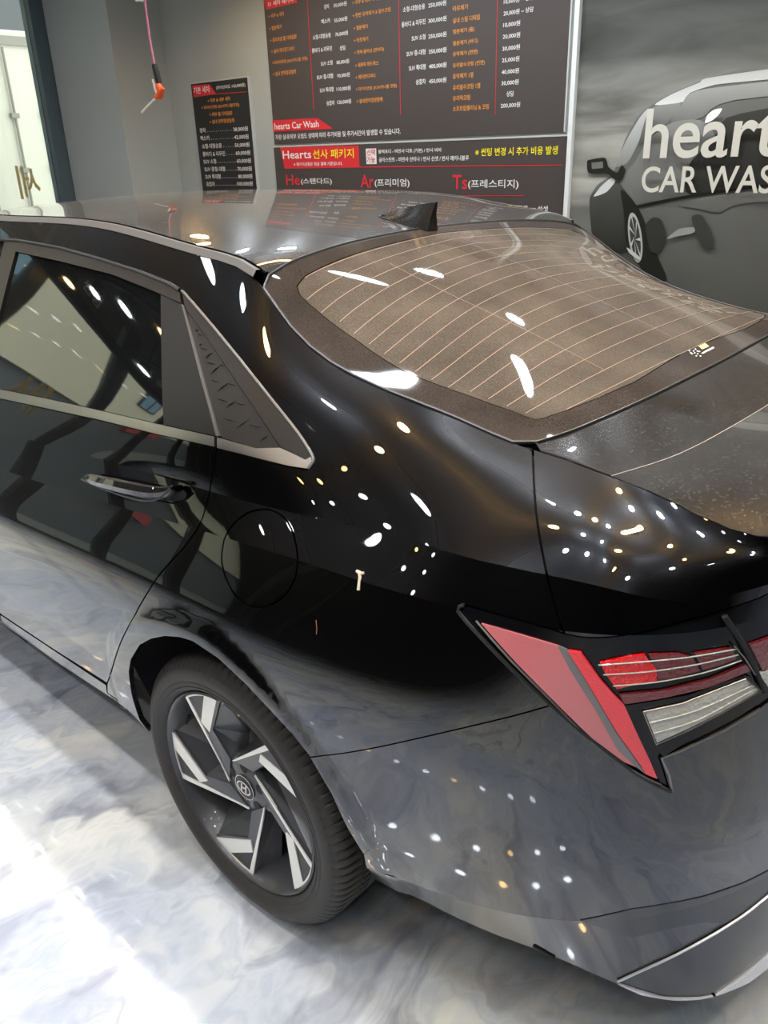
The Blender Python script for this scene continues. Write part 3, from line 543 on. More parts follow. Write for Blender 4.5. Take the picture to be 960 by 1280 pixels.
ROWS = [
 # bottom edge
 row([(-3.63, .06, .22), (-3.40, .05, .22), (-2.9, .08, .21), (-2.1, .10, .20), (-1.1, .10, .20), (-.25, .10, .20), (.22, .092, .245), (.40, .080, .283), (.54, .070, .295), (.65, .062, .298), (.745, .050, .290), (.825, .024, .268), (.89, .008, .245), (.945, .0, .237), (.985, .0, .235), (1.03, 0, .235)]),
 # sill / lower bumper edge (crease)
 row([(-3.63, .01, .36), (-3.40, .01, .36), (-2.9, .025, .34), (-2.1, .035, .32), (-1.1, .035, .32), (-.25, .035, .32), (.22, .037, .345), (.40, .036, .365), (.54, .034, .385), (.65, .028, .405), (.745, .022, .425), (.825, .012, .450), (.89, .006, .47), (.945, .0, .485), (.985, .0, .49), (1.03, 0, .49)]),
 row([(-3.63, .0, .46), (-3.40, .0, .46), (-2.9, .006, .46), (-2.1, .006, .46), (-1.1, .006, .46), (-.25, .006, .46), (.22, .006, .465), (.40, .012, .47), (.54, .014, .49), (.65, .010, .52), (.745, .006, .545), (.825, .001, .565), (.89, -.002, .58), (.945, -.002, .585), (1.03, 0, .585)]),
 row([(-3.63, .0, .60), (-3.40, .0, .60), (-2.9, .0, .60), (-2.1, .0, .60), (-1.1, .0, .61), (-.25, .0, .61), (.22, .0, .61), (.40, .001, .615), (.54, .001, .63), (.65, .0, .65), (.745, .0, .665), (.825, .0, .675), (.89, .0, .68), (1.03, .002, .68)]),
 row([(-3.63, .03, .70), (-3.40, .02, .70), (-2.9, .012, .70), (-2.1, .012, .715), (-1.1, .012, .735), (-.25, .011, .755), (.22, .010, .772), (.40, .006, .784), (.54, .002, .794), (.65, .001, .806), (.745, .002, .82), (.825, .006, .833), (.89, .008, .84), (1.03, .012, .84)]),
 # character line (crease)
 row([(-3.63, .10, .76), (-3.40, .075, .765), (-2.9, .045, .77), (-2.1, .045, .785), (-1.6, .048, .80), (-1.1, .050, .826), (-.6, .056, .856), (-.25, .063, .884), (0, .072, .903), (.22, .076, .918), (.40, .066, .931), (.54, .050, .943), (.65, .029, .952), (.745, .011, .962), (.825, .010, .965), (.89, .010, .972), (.945, .012, .98), (1.03, .014, .985)]),
 # shoulder crease, runs into the tail lip (crease)
 row([(-3.63, .18, .80), (-3.40, .13, .815), (-2.9, .08, .83), (-2.1, .075, .865), (-1.6, .076, .885), (-1.1, .080, .912), (-.6, .084, .944), (-.25, .094, .962), (0, .108, .968), (.22, .125, .978), (.40, .118, .995), (.54, .085, 1.008), (.65, .062, 1.016), (.745, .034, 1.018), (.825, .026, 1.003), (.89, .010, 1.024), (.945, .004, 1.040), (.985, .004, 1.050), (1.03, .004, 1.058)]),
 # belt line, then upper edge of the shoulder ledge
 row([(-3.63, .28, .835), (-3.40, .20, .85), (-2.9, .13, .87), (-2.5, .115, .90), (-2.1, .112, .927), (-1.6, .112, .957), (-1.1, .114, .991), (-.6, .115, 1.027), (-.25, .116, 1.050), (0, .132, 1.052), (.22, .165, 1.037), (.40, .165, 1.045), (.54, .145, 1.053), (.65, .120, 1.062), (.745, .080, 1.063), (.825, .055, 1.046), (.89, .018, 1.052), (.945, .014, 1.064), (.985, .014, 1.074), (1.03, .014, 1.080)]),
 row([(-3.63, .36, .86), (-3.40, .26, .873), (-2.9, .165, .905), (-2.5, .15, .945), (-2.1, .150, 1.01), (-1.6, .185, 1.15), (-1.1, .195, 1.183), (-.6, .195, 1.200), (-.25, .196, 1.197), (0, .202, 1.168), (.22, .228, 1.113), (.40, .232, 1.102), (.54, .210, 1.094), (.65, .185, 1.093), (.745, .145, 1.0917), (.825, .095, 1.078), (.89, .028, 1.066), (.945, .024, 1.078), (.985, .024, 1.090), (1.03, .024, 1.096)]),
 # roof strip, rear-glass edge, ridge of the tail
 row([(-3.63, .44, .88), (-3.40, .32, .893), (-2.9, .21, .925), (-2.5, .20, .98), (-2.1, .225, 1.10), (-1.6, .292, 1.350), (-1.1, .302, 1.401), (-.6, .302, 1.396), (-.25, .302, 1.356), (-.1, .300, 1.320), (0, .281, 1.254), (.22, .291, 1.166), (.40, .296, 1.136), (.54, .272, 1.120), (.65, .243, 1.116), (.745, .200, 1.112), (.825, .130, 1.104), (.89, .038, 1.082), (.945, .034, 1.092), (.985, .034, 1.104), (1.03, .034, 1.112)]),
]
CREASE = [1, 5, 6]
WHEELS = [(0.0, .317), (-2.72, .317)]
def sstep(a, b, x):
    t = np.clip((x-a)/(b-a), 0, 1); return t*t*(3-2*t)
SU = np.unique(np.concatenate([np.linspace(0, sp[-1], 340), sp]))
def build_base():
    R2 = ref(SU); N2 = refn(SU)
    C = []
    for r in ROWS:
        dz = r(SU); C.append(np.stack([R2[:, 0]+N2[:, 0]*dz[:, 0], R2[:, 1]+N2[:, 1]*dz[:, 0], dz[:, 1]], 1))
    C = np.array(C)                                  # row, station, xyz
    cuts = [0]+CREASE+[len(ROWS)-1]; segs = []
    for a, b in zip(cuts[:-1], cuts[1:]):
        ch = np.array([0]+list(np.cumsum([np.median(np.linalg.norm(C[i+1]-C[i], axis=1)) for i in range(a, b)])))
        n = 12 if b-a == 1 else 14*(b-a); tt = np.linspace(0, ch[-1], n)
        if b-a == 1: G = C[a][None]*(1-tt/ch[-1])[:, None, None]+C[b][None]*(tt/ch[-1])[:, None, None]
        else:
            ev = nspline(ch, C[a:b+1].reshape(b-a+1, -1)); G = ev(tt).reshape(n, len(SU), 3)
        segs.append(G)
    for G in segs:                                   # raised lip round the wheel arches
        for wx, wz in WHEELS:
            r = np.hypot(G[..., 0]-wx, G[..., 2]-wz)
            w = (1-sstep(.412, .432, r))*sstep(.16, .24, G[..., 2])
            G[..., 1] -= .009*w
    return C, segs
BC, BSEG = build_base()
_V = []; _F = []; _N = []; _cell = []
for k, G in enumerate(BSEG):
    nv, nu, _ = G.shape; o = len(_V)
    du = np.gradient(G, axis=1); dv = np.gradient(G, axis=0); nn = np.cross(du, dv); nn /= np.linalg.norm(nn, axis=2)[..., None]+1e-12
    _V += [tuple(p) for p in G.reshape(-1, 3)]; _N += list(nn.reshape(-1, 3))
    for i in range(nv-1):
        for j in range(nu-1):
            a = o+i*nu+j; _F.append((a, a+1, a+nu+1)); _F.append((a, a+nu+1, a+nu))
_N = np.array(_N); _VA = np.array(_V)
if _N[np.argmin(_VA[:, 1])][1] > 0: _N = -_N
BVH = BVHTree.FromPolygons(_V, _F)
CREASE3D = [BC[i] for i in CREASE]

class SideSurf:
    """the near body side, seen along a fixed oblique direction"""
    def __init__(s, n=(.30, -.80, .52)):
        s.side = True; n = np.array(n, float); s.n = n/np.linalg.norm(n)
        s.a = np.cross((0, 0, 1.), s.n); s.a /= np.linalg.norm(s.a); s.b = np.cross(s.n, s.a)
    def to2d(s, P): P = np.asarray(P); return np.stack([P@s.a, P@s.b], -1)
    def ev(s, q):
        o = s.a*q[0]+s.b*q[1]; h, nn, idx, d = BVH.ray_cast(Vector(o+s.n*6), Vector(-s.n))
        if h is None:                                # just off the edge: nearest point of the surface to this line
            best = None
            for t in np.linspace(2.0, -2.0, 41):
                hh, n2, i2, dd = BVH.find_nearest(Vector(o+s.n*t))
                if best is None or dd < best[0]: best = (dd, t)
            for t in np.linspace(best[1]-.1, best[1]+.1, 41):
                hh, n2, i2, dd = BVH.find_nearest(Vector(o+s.n*t))
                if dd <= best[0]: best = (dd, t, hh, i2)
            if len(best) < 4:
                hh, n2, i2, dd = BVH.find_nearest(Vector(o+s.n*best[1])); best = (dd, best[1], hh, i2)
            h, idx = best[2], best[3]
        h = np.array(h); f = _F[idx]; A, B, C = _VA[f[0]], _VA[f[1]], _VA[f[2]]
        v0, v1, v2 = B-A, C-A, h-A; d00, d01, d11, d20, d21 = v0@v0, v0@v1, v1@v1, v2@v0, v2@v1; den = d00*d11-d01*d01+1e-18
        v = (d11*d20-d01*d21)/den; w = (d00*d21-d01*d20)/den
        n = _N[f[0]]*(1-v-w)+_N[f[1]]*v+_N[f[2]]*w
        return h, n/(np.linalg.norm(n)+1e-12)
    def creases(s): return [c[::2] for c in CREASE3D]
SIDE = SideSurf(); SIDEF = SideSurf((-.30, -.82, .48))
def hitpx(px, py):
    d = ray(px, py); h, n, i, dist = BVH.ray_cast(Vector(CAM), Vector(d))
    if h is None:
        best = min(((BVH.find_nearest(Vector(CAM+d*t))[3], t) for t in np.linspace(.5, 4.5, 200)))
        h = BVH.find_nearest(Vector(CAM+d*best[1]))[0]
    return np.array(h)
def hitxz(x, z):
    h, n, i, d = BVH.ray_cast(Vector((x, -3, z)), Vector((0, 1, 0)))
    if h is None: h = BVH.find_nearest(Vector((x, 0 if z < 1 else .2, z)))[0]
    return np.array(h)
def hityz(y, z, front=False):
    h, n, i, d = BVH.ray_cast(Vector((-6 if front else 6, y, z)), Vector((1 if front else -1, 0, 0)))
    if h is None: h = BVH.find_nearest(Vector((-3.6 if front else 1.03, y, z)))[0]
    h = np.array(h)
    if y >= CY-1e-6: h[1] = CY+.0015
    return h
def pts3(items):
    out = []
    for it in items:
        if isinstance(it, np.ndarray): out.append(it)
        elif len(it) == 2: out.append(hitpx(*it))
        elif it[0] == 'xz': out.append(hitxz(*it[1:]))
        elif it[0] == 'yz': out.append(hityz(*it[1:]))
        else: out.append(np.array(it, float))
    return out
def inpoly(Q, poly):
    x, y = Q[:, 0], Q[:, 1]; c = np.zeros(len(Q), bool); n = len(poly)
    for i in range(n):
        x0, y0 = poly[i]; x1, y1 = poly[i-1]
        m = ((y0 > y) != (y1 > y)) & (x < (x1-x0)*(y-y0)/(y1-y0+1e-15)+x0); c ^= m
    return c
def resample(P, h, closed=True):
    out = []; n = len(P)
    for i in range(n if closed else n-1):
        a, b = P[i], P[(i+1) % n]; L = np.linalg.norm(b-a); k = max(1, int(math.ceil(L/h)))
        out += [a+(b-a)*t/k for t in range(k)]
    if not closed: out.append(P[-1])
    return np.array(out)
def smooth_line(pts, k=4):
    """Catmull-Rom through pixel or 3D points"""
    P = [np.array(p, float) for p in pts]; out = []
    for i in range(len(P)-1):
        p0 = P[max(i-1, 0)]; p1 = P[i]; p2 = P[i+1]; p3 = P[min(i+2, len(P)-1)]
        for t in np.arange(k)/k:
            out.append(.5*((2*p1)+(-p0+p2)*t+(2*p0-5*p1+4*p2-p3)*t*t+(-p0+3*p1-3*p2+p3)*t**3))
    out.append(P[-1]); return [tuple(p) for p in out]
def inset_poly(P, g):
    n = len(P); area = .5*sum(P[i-1][0]*P[i][1]-P[i][0]*P[i-1][1] for i in range(n)); sg = 1 if area > 0 else -1; out = []
    for i in range(n):
        a = P[i]-P[i-1]; b = P[(i+1) % n]-P[i]; a = a/(np.linalg.norm(a)+1e-12); b = b/(np.linalg.norm(b)+1e-12)
        na = np.array([-a[1], a[0]])*sg; nb = np.array([-b[1], b[0]])*sg; m = na+nb; L = np.linalg.norm(m)
        m = m/L if L > 1e-6 else na; out.append(P[i]+m*g/max(.45, m@na))
    return np.array(out)
def panel_mesh(outline3, surf, h=.016, inset=.0018, off=0., depth=.012, holes=(), creases=True):
    P2 = surf.to2d(np.array(outline3)); P2 = resample(P2, h*.75)
    keep = [0]
    for i in range(1, len(P2)):
        if np.linalg.norm(P2[i]-P2[keep[-1]]) > h*.12: keep.append(i)
    P2 = P2[keep]
    if inset: P2 = inset_poly(P2, inset)
    H2 = [inset_poly(resample(surf.to2d(np.array(ho)), h*.6), -inset) for ho in holes]
    verts = [Vector(p) for p in P2]; edges = [(i, (i+1) % len(P2)) for i in range(len(P2))]
    for ho in H2:
        o = len(verts); verts += [Vector(p) for p in ho]; edges += [(o+i, o+(i+1) % len(ho)) for i in range(len(ho))]
    cre = []
    if creases:
        for c in surf.creases():
            c2 = surf.to2d(c); ins = inpoly(c2, P2)
            for i in range(len(c2)-1):
                if ins[i] or ins[i+1]: cre.append((c2[i], c2[i+1]))
        idx = {}
        for a, b in cre:
            e = []
            for p in (a, b):
                kk = (round(p[0], 6), round(p[1], 6))
                if kk not in idx: idx[kk] = len(verts); verts.append(Vector(p))
                e.append(idx[kk])
            edges.append(tuple(e))
    lo, hi = P2.min(0), P2.max(0)
    gx = np.arange(lo[0]+h*.5, hi[0], h); gy = np.arange(lo[1]+h*.5, hi[1], h*.9)
    Q = np.array([(x+(.5*h if j % 2 else 0), y) for j, y in enumerate(gy) for x in gx]) if len(gx) and len(gy) else np.zeros((0, 2))
    if len(Q):
        Q = Q[inpoly(Q, P2)]
        bd = np.concatenate([P2]+H2+([np.array([e[0] for e in cre])] if cre else []))
        if len(Q):
            keep = np.ones(len(Q), bool)
            for k0 in range(0, len(Q), 2000):
                dd = np.min(np.linalg.norm(Q[k0:k0+2000, None]-bd[None], axis=2), axis=1); keep[k0:k0+2000] = dd > h*.45
            Q = Q[keep]
    verts += [Vector(q) for q in Q]
    ov, oe, of, *_ = delaunay_2d_cdt(verts, edges, [], 0, 1e-7)
    O = np.array([tuple(v) for v in ov]); T = np.array([f for f in of if len(f) == 3])
    cen = O[T].mean(1); ok = inpoly(cen, P2)
    for ho in H2: ok &= ~inpoly(cen, ho)
    a = O[T]; ar = np.abs((a[:, 1, 0]-a[:, 0, 0])*(a[:, 2, 1]-a[:, 0, 1])-(a[:, 2, 0]-a[:, 0, 0])*(a[:, 1, 1]-a[:, 0, 1])); ok &= ar > 1e-9
    T = T[ok]; used = np.unique(T); rem = -np.ones(len(O), int); rem[used] = np.arange(len(used)); T = rem[T]; O = O[used]
    EV = [surf.ev(q) for q in O]; P3 = np.array([e[0] for e in EV]); N3 = np.array([e[1] for e in EV])
    P3 = P3+N3*off
    if getattr(surf, 'side', False): P3[P3[:, 1] > CY-.004, 1] = CY
    # orient outwards
    fn = np.cross(P3[T[:, 1]]-P3[T[:, 0]], P3[T[:, 2]]-P3[T[:, 0]]); fl = np.einsum('ij,ij->i', fn, N3[T[:, 0]]) < 0
    T[fl] = T[fl][:, ::-1]
    LN = []
    need = creases and len(cre) > 0
    for t in T:
        c = O[t].mean(0)
        for i in t: LN.append(surf.ev(O[i]+(c-O[i])*.08)[1] if need else N3[i])
    V = [tuple(p) for p in P3]; Fs = [tuple(t) for t in T]
    if depth:
        cnt = {}
        for t in T:
            for i in range(3):
                e = (t[i], t[(i+1) % 3]); cnt[e] = 1
        bd = [e for e in cnt if (e[1], e[0]) not in cnt]; m = {}
        def vv(i, lvl):
            if (i, lvl) not in m: m[i, lvl] = len(V); V.append(tuple(P3[i]-N3[i]*(depth if lvl else 0)))
            return m[i, lvl]
        for e in bd:
            f = (vv(e[1], 0), vv(e[0], 0), vv(e[0], 1), vv(e[1], 1)); Fs.append(f)
            q = np.array([V[i] for i in f]); n = np.cross(q[1]-q[0], q[2]-q[0]); n /= np.linalg.norm(n)+1e-12
            LN += [n]*4
    return V, Fs, LN
def mirror_vfl(v):
    V, Fs, LN = v; V2 = [(x, 2*CY-y, z) for x, y, z in V]; F2 = [tuple(reversed(f)) for f in Fs]; L2 = []; k = 0
    for f in Fs:
        L2 += [(n[0], -n[1], n[2]) for n in reversed(LN[k:k+len(f)])]; k += len(f)
    return V2, F2, L2
def join_vfl(*vs):
    V, Fs, LN = [], [], []
    for a in vs:
        o = len(V); V += list(a[0]); Fs += [tuple(i+o for i in f) for f in a[1]]; LN += [tuple(n) for n in a[2]]
    return V, Fs, LN
def vfl_obj(name, v, m, parent):
    me = mesh(name, v[0], v[1], True)
    if len(me.loops) == len(v[2]): me.normals_split_custom_set([tuple(map(float, n)) for n in v[2]])
    return link(name, me, m, parent)
def add_panel(name, items, m, parent, both=True, surf=SIDE, join=False, **k):
    v = panel_mesh(pts3(items), surf, **k)
    if join: return vfl_obj(name, join_vfl(v, mirror_vfl(v)), m, parent), None
    o = vfl_obj(name, v, m, parent); o2 = None
    if both:
        par2 = MIRROR.get(parent, parent); o2 = vfl_obj(name, mirror_vfl(v), m, par2)
    MIRROR[o] = o2
    return o, o2
MIRROR = {}
car = tag(empty('sedan_car', (0, 0, 0)), 'dusty black four-door sedan with red wedge tail lamps and dark two-tone alloy wheels', 'car')

# traced outlines (pixels on the photograph, dropped on to the body surface)
ARCH = [(187.5, 916), (175, 900), (166, 872), (161.5, 840), (164, 825), (175, 807), (190, 799), (207, 796), (225, 797.5), (240, 802), (272.6, 823.6), (307, 856), (338, 889), (365, 918), (388, 947)]
ARCH2 = [(388, 947), (415, 993), (434, 1034), (454, 1068), (469, 1098)]
DOORGAP = smooth_line([(271, 558), (269, 571), (264, 602), (259, 627), (250, 655), (231, 683), (202, 715), (185, 740), (165, 775), (150, 805), (139, 840), (134, 854)], 3)
SEAM = smooth_line([(388, 947), (430, 942), (480, 933), (560, 915), (640, 896), (690, 882)], 3)
TL_LEFT = [(573, 764), (577, 772), (600, 795), (640, 836), (690, 882)]
TL_TOP = [(706, 793), (690, 787), (660, 778), (620, 767), (585, 757), (575, 758), (573, 764)]
TRUNKGAP = smooth_line([(666, 555), (667, 590), (669, 625), (673, 660), (680, 700), (689, 740), (698, 772), (706, 793)], 3)
G_ROW = BC[-1]; GX = ref(SU)[:, 0]
def g_between(x0, x1): return [p for p in G_ROW if x0 <= p[0] <= x1]
TRIMTOP = smooth_line([(228, 364), (234, 370), (269, 411), (303, 453), (337, 496), (372, 540), (390, 568), (392, 578), (385, 587)], 2)
CHROMELOW = [(385, 587), (360, 583), (330, 575.5), (300, 567.5), (271, 560)]
FRAME_OUT = [(225, 363), (212, 355), (175, 340), (125, 324), (75, 310), (25, 301)]
fuel = smooth_line([(277, 700), (280, 675), (292, 655), (310, 641), (330, 636.5), (347, 641), (360, 653), (368, 672), (372, 697), (369, 722), (357, 743), (341, 755), (322, 759), (304, 754), (290, 738), (281, 719), (277, 700)], 2)[:-1]
gtop = [p for p in g_between(-1.75, .505)]
corner = hitpx(666, 554)
q_out = [gtop[0]] + gtop[4::4] + [corner] + TRUNKGAP[1:] + TL_TOP[1:] + TL_LEFT[1:] + SEAM[::-1][1:] + ARCH[::-1][1:] + [(160, 888), (134, 866)] + DOORGAP[::-1] + CHROMELOW[::-1][1:] + TRIMTOP[::-1][1:] + FRAME_OUT[1:] + [('xz', -1.35, 1.335), ('xz', -1.62, 1.295)]
add_panel('quarter_panel', q_out, 'paint', car, holes=[pts3(fuel)])
ff, ff2 = add_panel('fuel_flap', fuel, 'paint', car, both=False)
# rear door
door_low = [(134, 855), (66, 810), (0, 766), ('xz', -1.085, .318)]
d_out = DOORGAP + [(66, 811), (0, 767), ('xz', -1.085, .315), ('xz', -1.085, .6), ('xz', -1.085, .85), ('xz', -1.083, .965), (0, 498), (60, 511), (125, 525), (200, 543.5)]
door, door2 = add_panel('rear_door', d_out, 'paint', car)
add_panel('belt_molding', [(270, 546), (270, 559), (200, 543.5), (125, 525), (60, 511), (0, 498), ('xz', -1.083, .967), ('xz', -1.083, .986), (0, 486.5), (60, 498.5), (125, 513), (200, 530.5)], 'satin', door, off=.004, inset=.0006)
add_panel('window_frame', [(225, 364), (212, 356), (175, 341), (125, 325), (75, 311), (25, 302), (6, 301), ('xz', -1.084, 1.16), ('xz', -1.084, .990), (-24, 481), (-12, 440), (0, 392), (20, 315), (75, 327), (140, 343.5), (195, 365.5), (227, 380)], 'gloss_black', door, off=.001, inset=.0008)
add_panel('window_glass', [(200, 367.5), (140, 344), (75, 327.5), (20.5, 315.5), (0, 393), (-12, 441), (-24, 482), (0, 486), (60, 498), (125, 512.5), (204, 531)], 'side_glass', door, off=-.004, inset=.0, h=.012, depth=.004)
add_panel('filler_plate', [(200, 367), (227, 380.5), (246, 450), (262, 509.5), (271, 545.5), (204, 531)], 'plate', door, off=-.001, inset=.0006)
add_panel('divider_strip', [(227.5, 380), (231, 382), (249, 448), (265, 507), (275, 545), (271.5, 546), (262, 510), (246, 451)], 'dark_satin', door, off=.003, inset=.0004)
# quarter trim
qt, qt2 = add_panel('quarter_trim', smooth_line([(228, 365), (234, 371), (269, 412), (303, 454), (337, 497), (372, 541), (389, 570)], 2) + [(383, 575), (351, 559.5), (321, 514), (287, 464), (257, 420), (234, 388), (231, 381)], 'gloss_black', car, off=.002, inset=.0006)
add_panel('trim_insert', [(234, 389), (257, 421), (287, 465), (321, 515), (350, 560), (321, 560.5), (276, 547), (265, 506), (249, 447), (232, 385)], 'insert', qt, off=-.002, inset=.0004)
add_panel('quarter_molding', [(273, 547), (321, 560.5), (351, 560), (367, 567), (383, 575), (390, 571), (391.5, 577), (385, 586.5), (360, 582.5), (330, 575), (300, 567), (273, 560.5)], 'satin', qt, off=.004, inset=.0005)
edge = smooth_line([(228, 364), (234, 370), (269, 411), (303, 453), (337, 496), (372, 540), (390, 568), (392, 578), (386, 586)], 3)
def strip(name, px, r, m, parent, both=True, off=.002):
    P = pts3(px); P = [p+SIDE.ev(SIDE.to2d(p))[1]*off for p in P]
    mb = MB(); mb.tube(P, r, 6); o = mb.build(name, m, parent, True)
    if both:
        mb2 = MB(); mb2.tube([(p[0], 2*CY-p[1], p[2]) for p in P], r, 6); mb2.build(name, m, MIRROR.get(parent, parent), True)
    return o
strip('trim_edge', edge, .0028, 'dark_satin', qt)
strip('frame_seal', [(225, 363), (212, 355), (175, 340), (125, 324), (75, 310), (25, 301), (-8, 299)], .0045, 'seal', door, off=.001)
# pressed diamond notches in the trim insert
def sliver(a, b, wpx, m):
    A, B = hitpx(*a), hitpx(*b); n = SIDE.ev(SIDE.to2d((A+B)/2))[1]; d = (B-A); L = np.linalg.norm(d); d /= L; s = np.cross(n, d); w = wpx
    base = [A-n*.004, (A+B)/2+s*w-n*.004, B-n*.004, (A+B)/2-s*w-n*.004]
    for mir in (False, True):
        f = (lambda p: (p[0], 2*CY-p[1], p[2])) if mir else tuple
        mb = MB(); mb.add([f(p) for p in base]+[f((A+B)/2+n*.0015)], [(0, 1, 4), (1, 2, 4), (2, 3, 4), (3, 0, 4), (3, 2, 1, 0)])
        mb.build('notch', m, qt2 if mir else qt)
def zt(x, y): return (200+x/4.364, 340+y/4.364)
for a, b in [((180, 265), (215, 275)), ((190, 335), (240, 345)), ((205, 408), (270, 425)), ((225, 485), (320, 505)), ((252, 580), (345, 605)), ((280, 680), (390, 712)), ((312, 785), (440, 822)),
             ((310, 500), (365, 512)), ((345, 600), (432, 622)), ((390, 708), (485, 728)), ((450, 822), (590, 856))]:
    sliver(zt(*a), zt(*b), .0016, 'insert')
for a, b in [((185, 325), (210, 310)), ((205, 402), (232, 385)), ((228, 480), (300, 425)), ((252, 575), (345, 490)), ((285, 672), (400, 580)), ((330, 755), (440, 685)), ((365, 885), (535, 770)), ((525, 935), (605, 878))]:
    sliver(zt(*a), zt(*b), .0018, 'black')
# rocker
add_panel('rocker_panel', [(133, 856.5), (66, 812), (0, 768), ('xz', -1.085, .313), ('xz', -1.6, .313), ('xz', -2.2, .313), ('xz', -2.2, .203), ('xz', -1.6, .203), ('xz', -1.1, .203), (0, 781), (66, 824), (132, 868), (160, 889), (134, 866)], 'paint', car)
# ---- rear bumper
TLB = [(690, 882), (740, 925), (790, 963), (820, 981), (838, 989)]
TL_UNDER = [(838, 989), (831, 965), (825, 948), (850, 937), (905, 911), (945, 889), (975, 866)]
low_c = BC[1]
def rowpts(i, x0=None, s0=None, s1=None, step=4):
    ks = [k for k in range(0, len(SU), step) if s0 <= SU[k] <= s1]
    if s1 >= sp[-1]-1e-6 and ks[-1] != len(SU)-1: ks.append(len(SU)-1)
    return [np.array((BC[i][k][0], CY+.0015, BC[i][k][2])) if k == len(SU)-1 else BC[i][k] for k in ks]
s_of = lambda x: sp[SJ[x]]
bump_low = rowpts(1, s0=s_of(.54)+.02, s1=sp[-1])
b_out = SEAM + TLB[1:] + TL_UNDER[1:] + [('yz', .55, .80), ('yz', .75, .80), ('yz', CY, .80)] + bump_low[::-1] + [(560, 1118), (520, 1090), (490, 1066), (474, 1050)] + [(466, 1040), (455, 1068)][1:] + ARCH2[::-1][2:]
add_panel('rear_bumper', b_out, 'paint', car, join=True, h=.018, inset=.0003)
bot = rowpts(0, s0=s_of(.40)-.02, s1=sp[-1])
v_out = bump_low + bot[::-1] + [(469, 1099), (455, 1068.5), (474, 1050), (490, 1066), (520, 1090), (560, 1118)]
vl, _ = add_panel('bumper_valence', v_out, 'paint', car, join=True, h=.018, inset=0)
add_panel('valence_panel', [(774, 1226), (843, 1193), (907, 1157), (935, 1138), (975, 1106), (975, 1172), (930, 1212), (893, 1243), (875, 1247), (830, 1243)], 'valence', vl, off=.0025, inset=0, h=.02)
add_panel('silver_strip', [(772, 1226), (828, 1244), (875, 1248.5), (894, 1245), (931, 1214), (976, 1174), (976, 1190), (935, 1232), (900, 1257), (880, 1262), (850, 1258), (800, 1242)], 'skid', vl, off=.006, inset=0, h=.012)
strip('valence_edge', smooth_line([(772, 1225), (800, 1212), (843, 1192), (880, 1172), (907, 1156), (935, 1137), (975, 1104)], 2), .002, 'skid', vl, off=.003)
add_panel('valence_slit', [(666, 1182), (669, 1182), (693, 1200), (690, 1201)], 'black', vl, off=.003, inset=0, h=.01)
add_panel('valence_dark_reflection', [(725, 1150), (790, 1136), (880, 1120), (930, 1103), (978, 1078), (978, 1104), (935, 1136), (907, 1154), (880, 1152), (850, 1157), (788, 1171)], 'valence', vl, off=.0012, inset=0, h=.02)  # dark reflection of the hollow valence, put in as a dark-coloured overlay
# ---- tail lamps
LIPPX = smooth_line([(706, 793), (730, 797), (760, 797), (800, 791), (850, 778), (905, 763), (950, 748)], 3)
lip = pts3(LIPPX)+rowpts(6, s0=s_of(.89)+.06, s1=sp[-1])
tl_out = TL_LEFT + TLB[1:] + TL_UNDER[1:] + [('yz', .55, .80), ('yz', .75, .80), ('yz', CY, .80)] + lip[::-1] + TL_TOP[1:-1]
tl, _ = add_panel('tail_lamp', tl_out, 'lens_frame', car, join=True, off=-.003, h=.014)
def lens(name, px, m, off, **k): return add_panel(name, px, m, tl, off=off, inset=0, depth=.006, h=k.pop('h', .012), **k)
lens('outer_lens', [(602, 779), (650, 793), (697, 807), (712, 836), (745, 888), (772, 937), (795, 958), (780, 952), (740, 922), (690, 873), (640, 822)], 'red_pale', .0015)
lens('lens_strip', [(697, 807), (709, 812), (735, 855), (770, 915), (800, 957), (806, 967), (795, 958), (772, 937), (745, 888), (712, 836)], 'lens_grey', .001)
lens('inner_lens', [(710, 812.5), (726, 815), (750, 848), (768, 868), (780, 880), (796, 916), (812, 950), (821, 972), (806, 966), (800, 955), (770, 913), (735, 853)], 'red', .0028)
lens('reflector', [(750, 828), (790, 820), (806, 818), (820, 836), (821, 850), (790, 856), (771, 861), (757, 842)], 'red_deep', .0015)
lens('reflector', [(811, 818), (850, 817), (866, 822), (875, 838), (850, 845), (823, 850)], 'red_dark', .0012)
lens('reflector', [(868, 817), (905, 811), (915, 810), (920, 823), (900, 831), (878, 837)], 'red_dark', .0012)
lens('red_band', [(774, 868), (830, 863), (890, 848), (932, 830), (938, 838), (890, 858), (830, 872), (781, 880)], 'red_dark', .001)
for a in ([(748, 830), (800, 826), (860, 820), (918, 810)], [(754, 842), (810, 838), (870, 829), (921, 817)], [(766, 856), (820, 851), (880, 839), (925, 824)]):
    strip('lens_rib', smooth_line(a, 4), .0009, 'clear', tl, off=.003)
rl, _ = lens('reverse_frame', [(780, 881), (790, 880), (860, 868), (930, 843), (938, 846), (952, 864), (890, 905), (828, 945), (822, 935), (800, 905)], 'lens_frame', .002)
lens('reverse_lens', [(805, 888), (850, 878), (930, 847), (947, 861), (900, 888), (860, 908), (820, 926)], 'clear', .004)
for a in ([(810, 901), (870, 885), (938, 854)], [(815, 914), (870, 897), (942, 858)]):
    strip('reverse_rib', smooth_line(a, 4), .0012, 'clear', tl, off=.005)
strip('reverse_edge', [(803, 887), (850, 877), (929, 846), (948, 861), (900, 889), (860, 910), (819, 928), (803, 887)], .0012, 'dark_satin', tl, off=.005)
strip('lamp_edge', smooth_line([(580, 756), (573, 764), (600, 795), (640, 836), (690, 882), (740, 925), (790, 963), (820, 981), (838, 989)], 2), .0030, 'seal', tl, off=.001)
strip('lamp_edge', smooth_line([(596, 776), (640, 826), (690, 876), (740, 926), (790, 962), (826, 980)], 2), .0016, 'dark_satin', tl, off=.002)
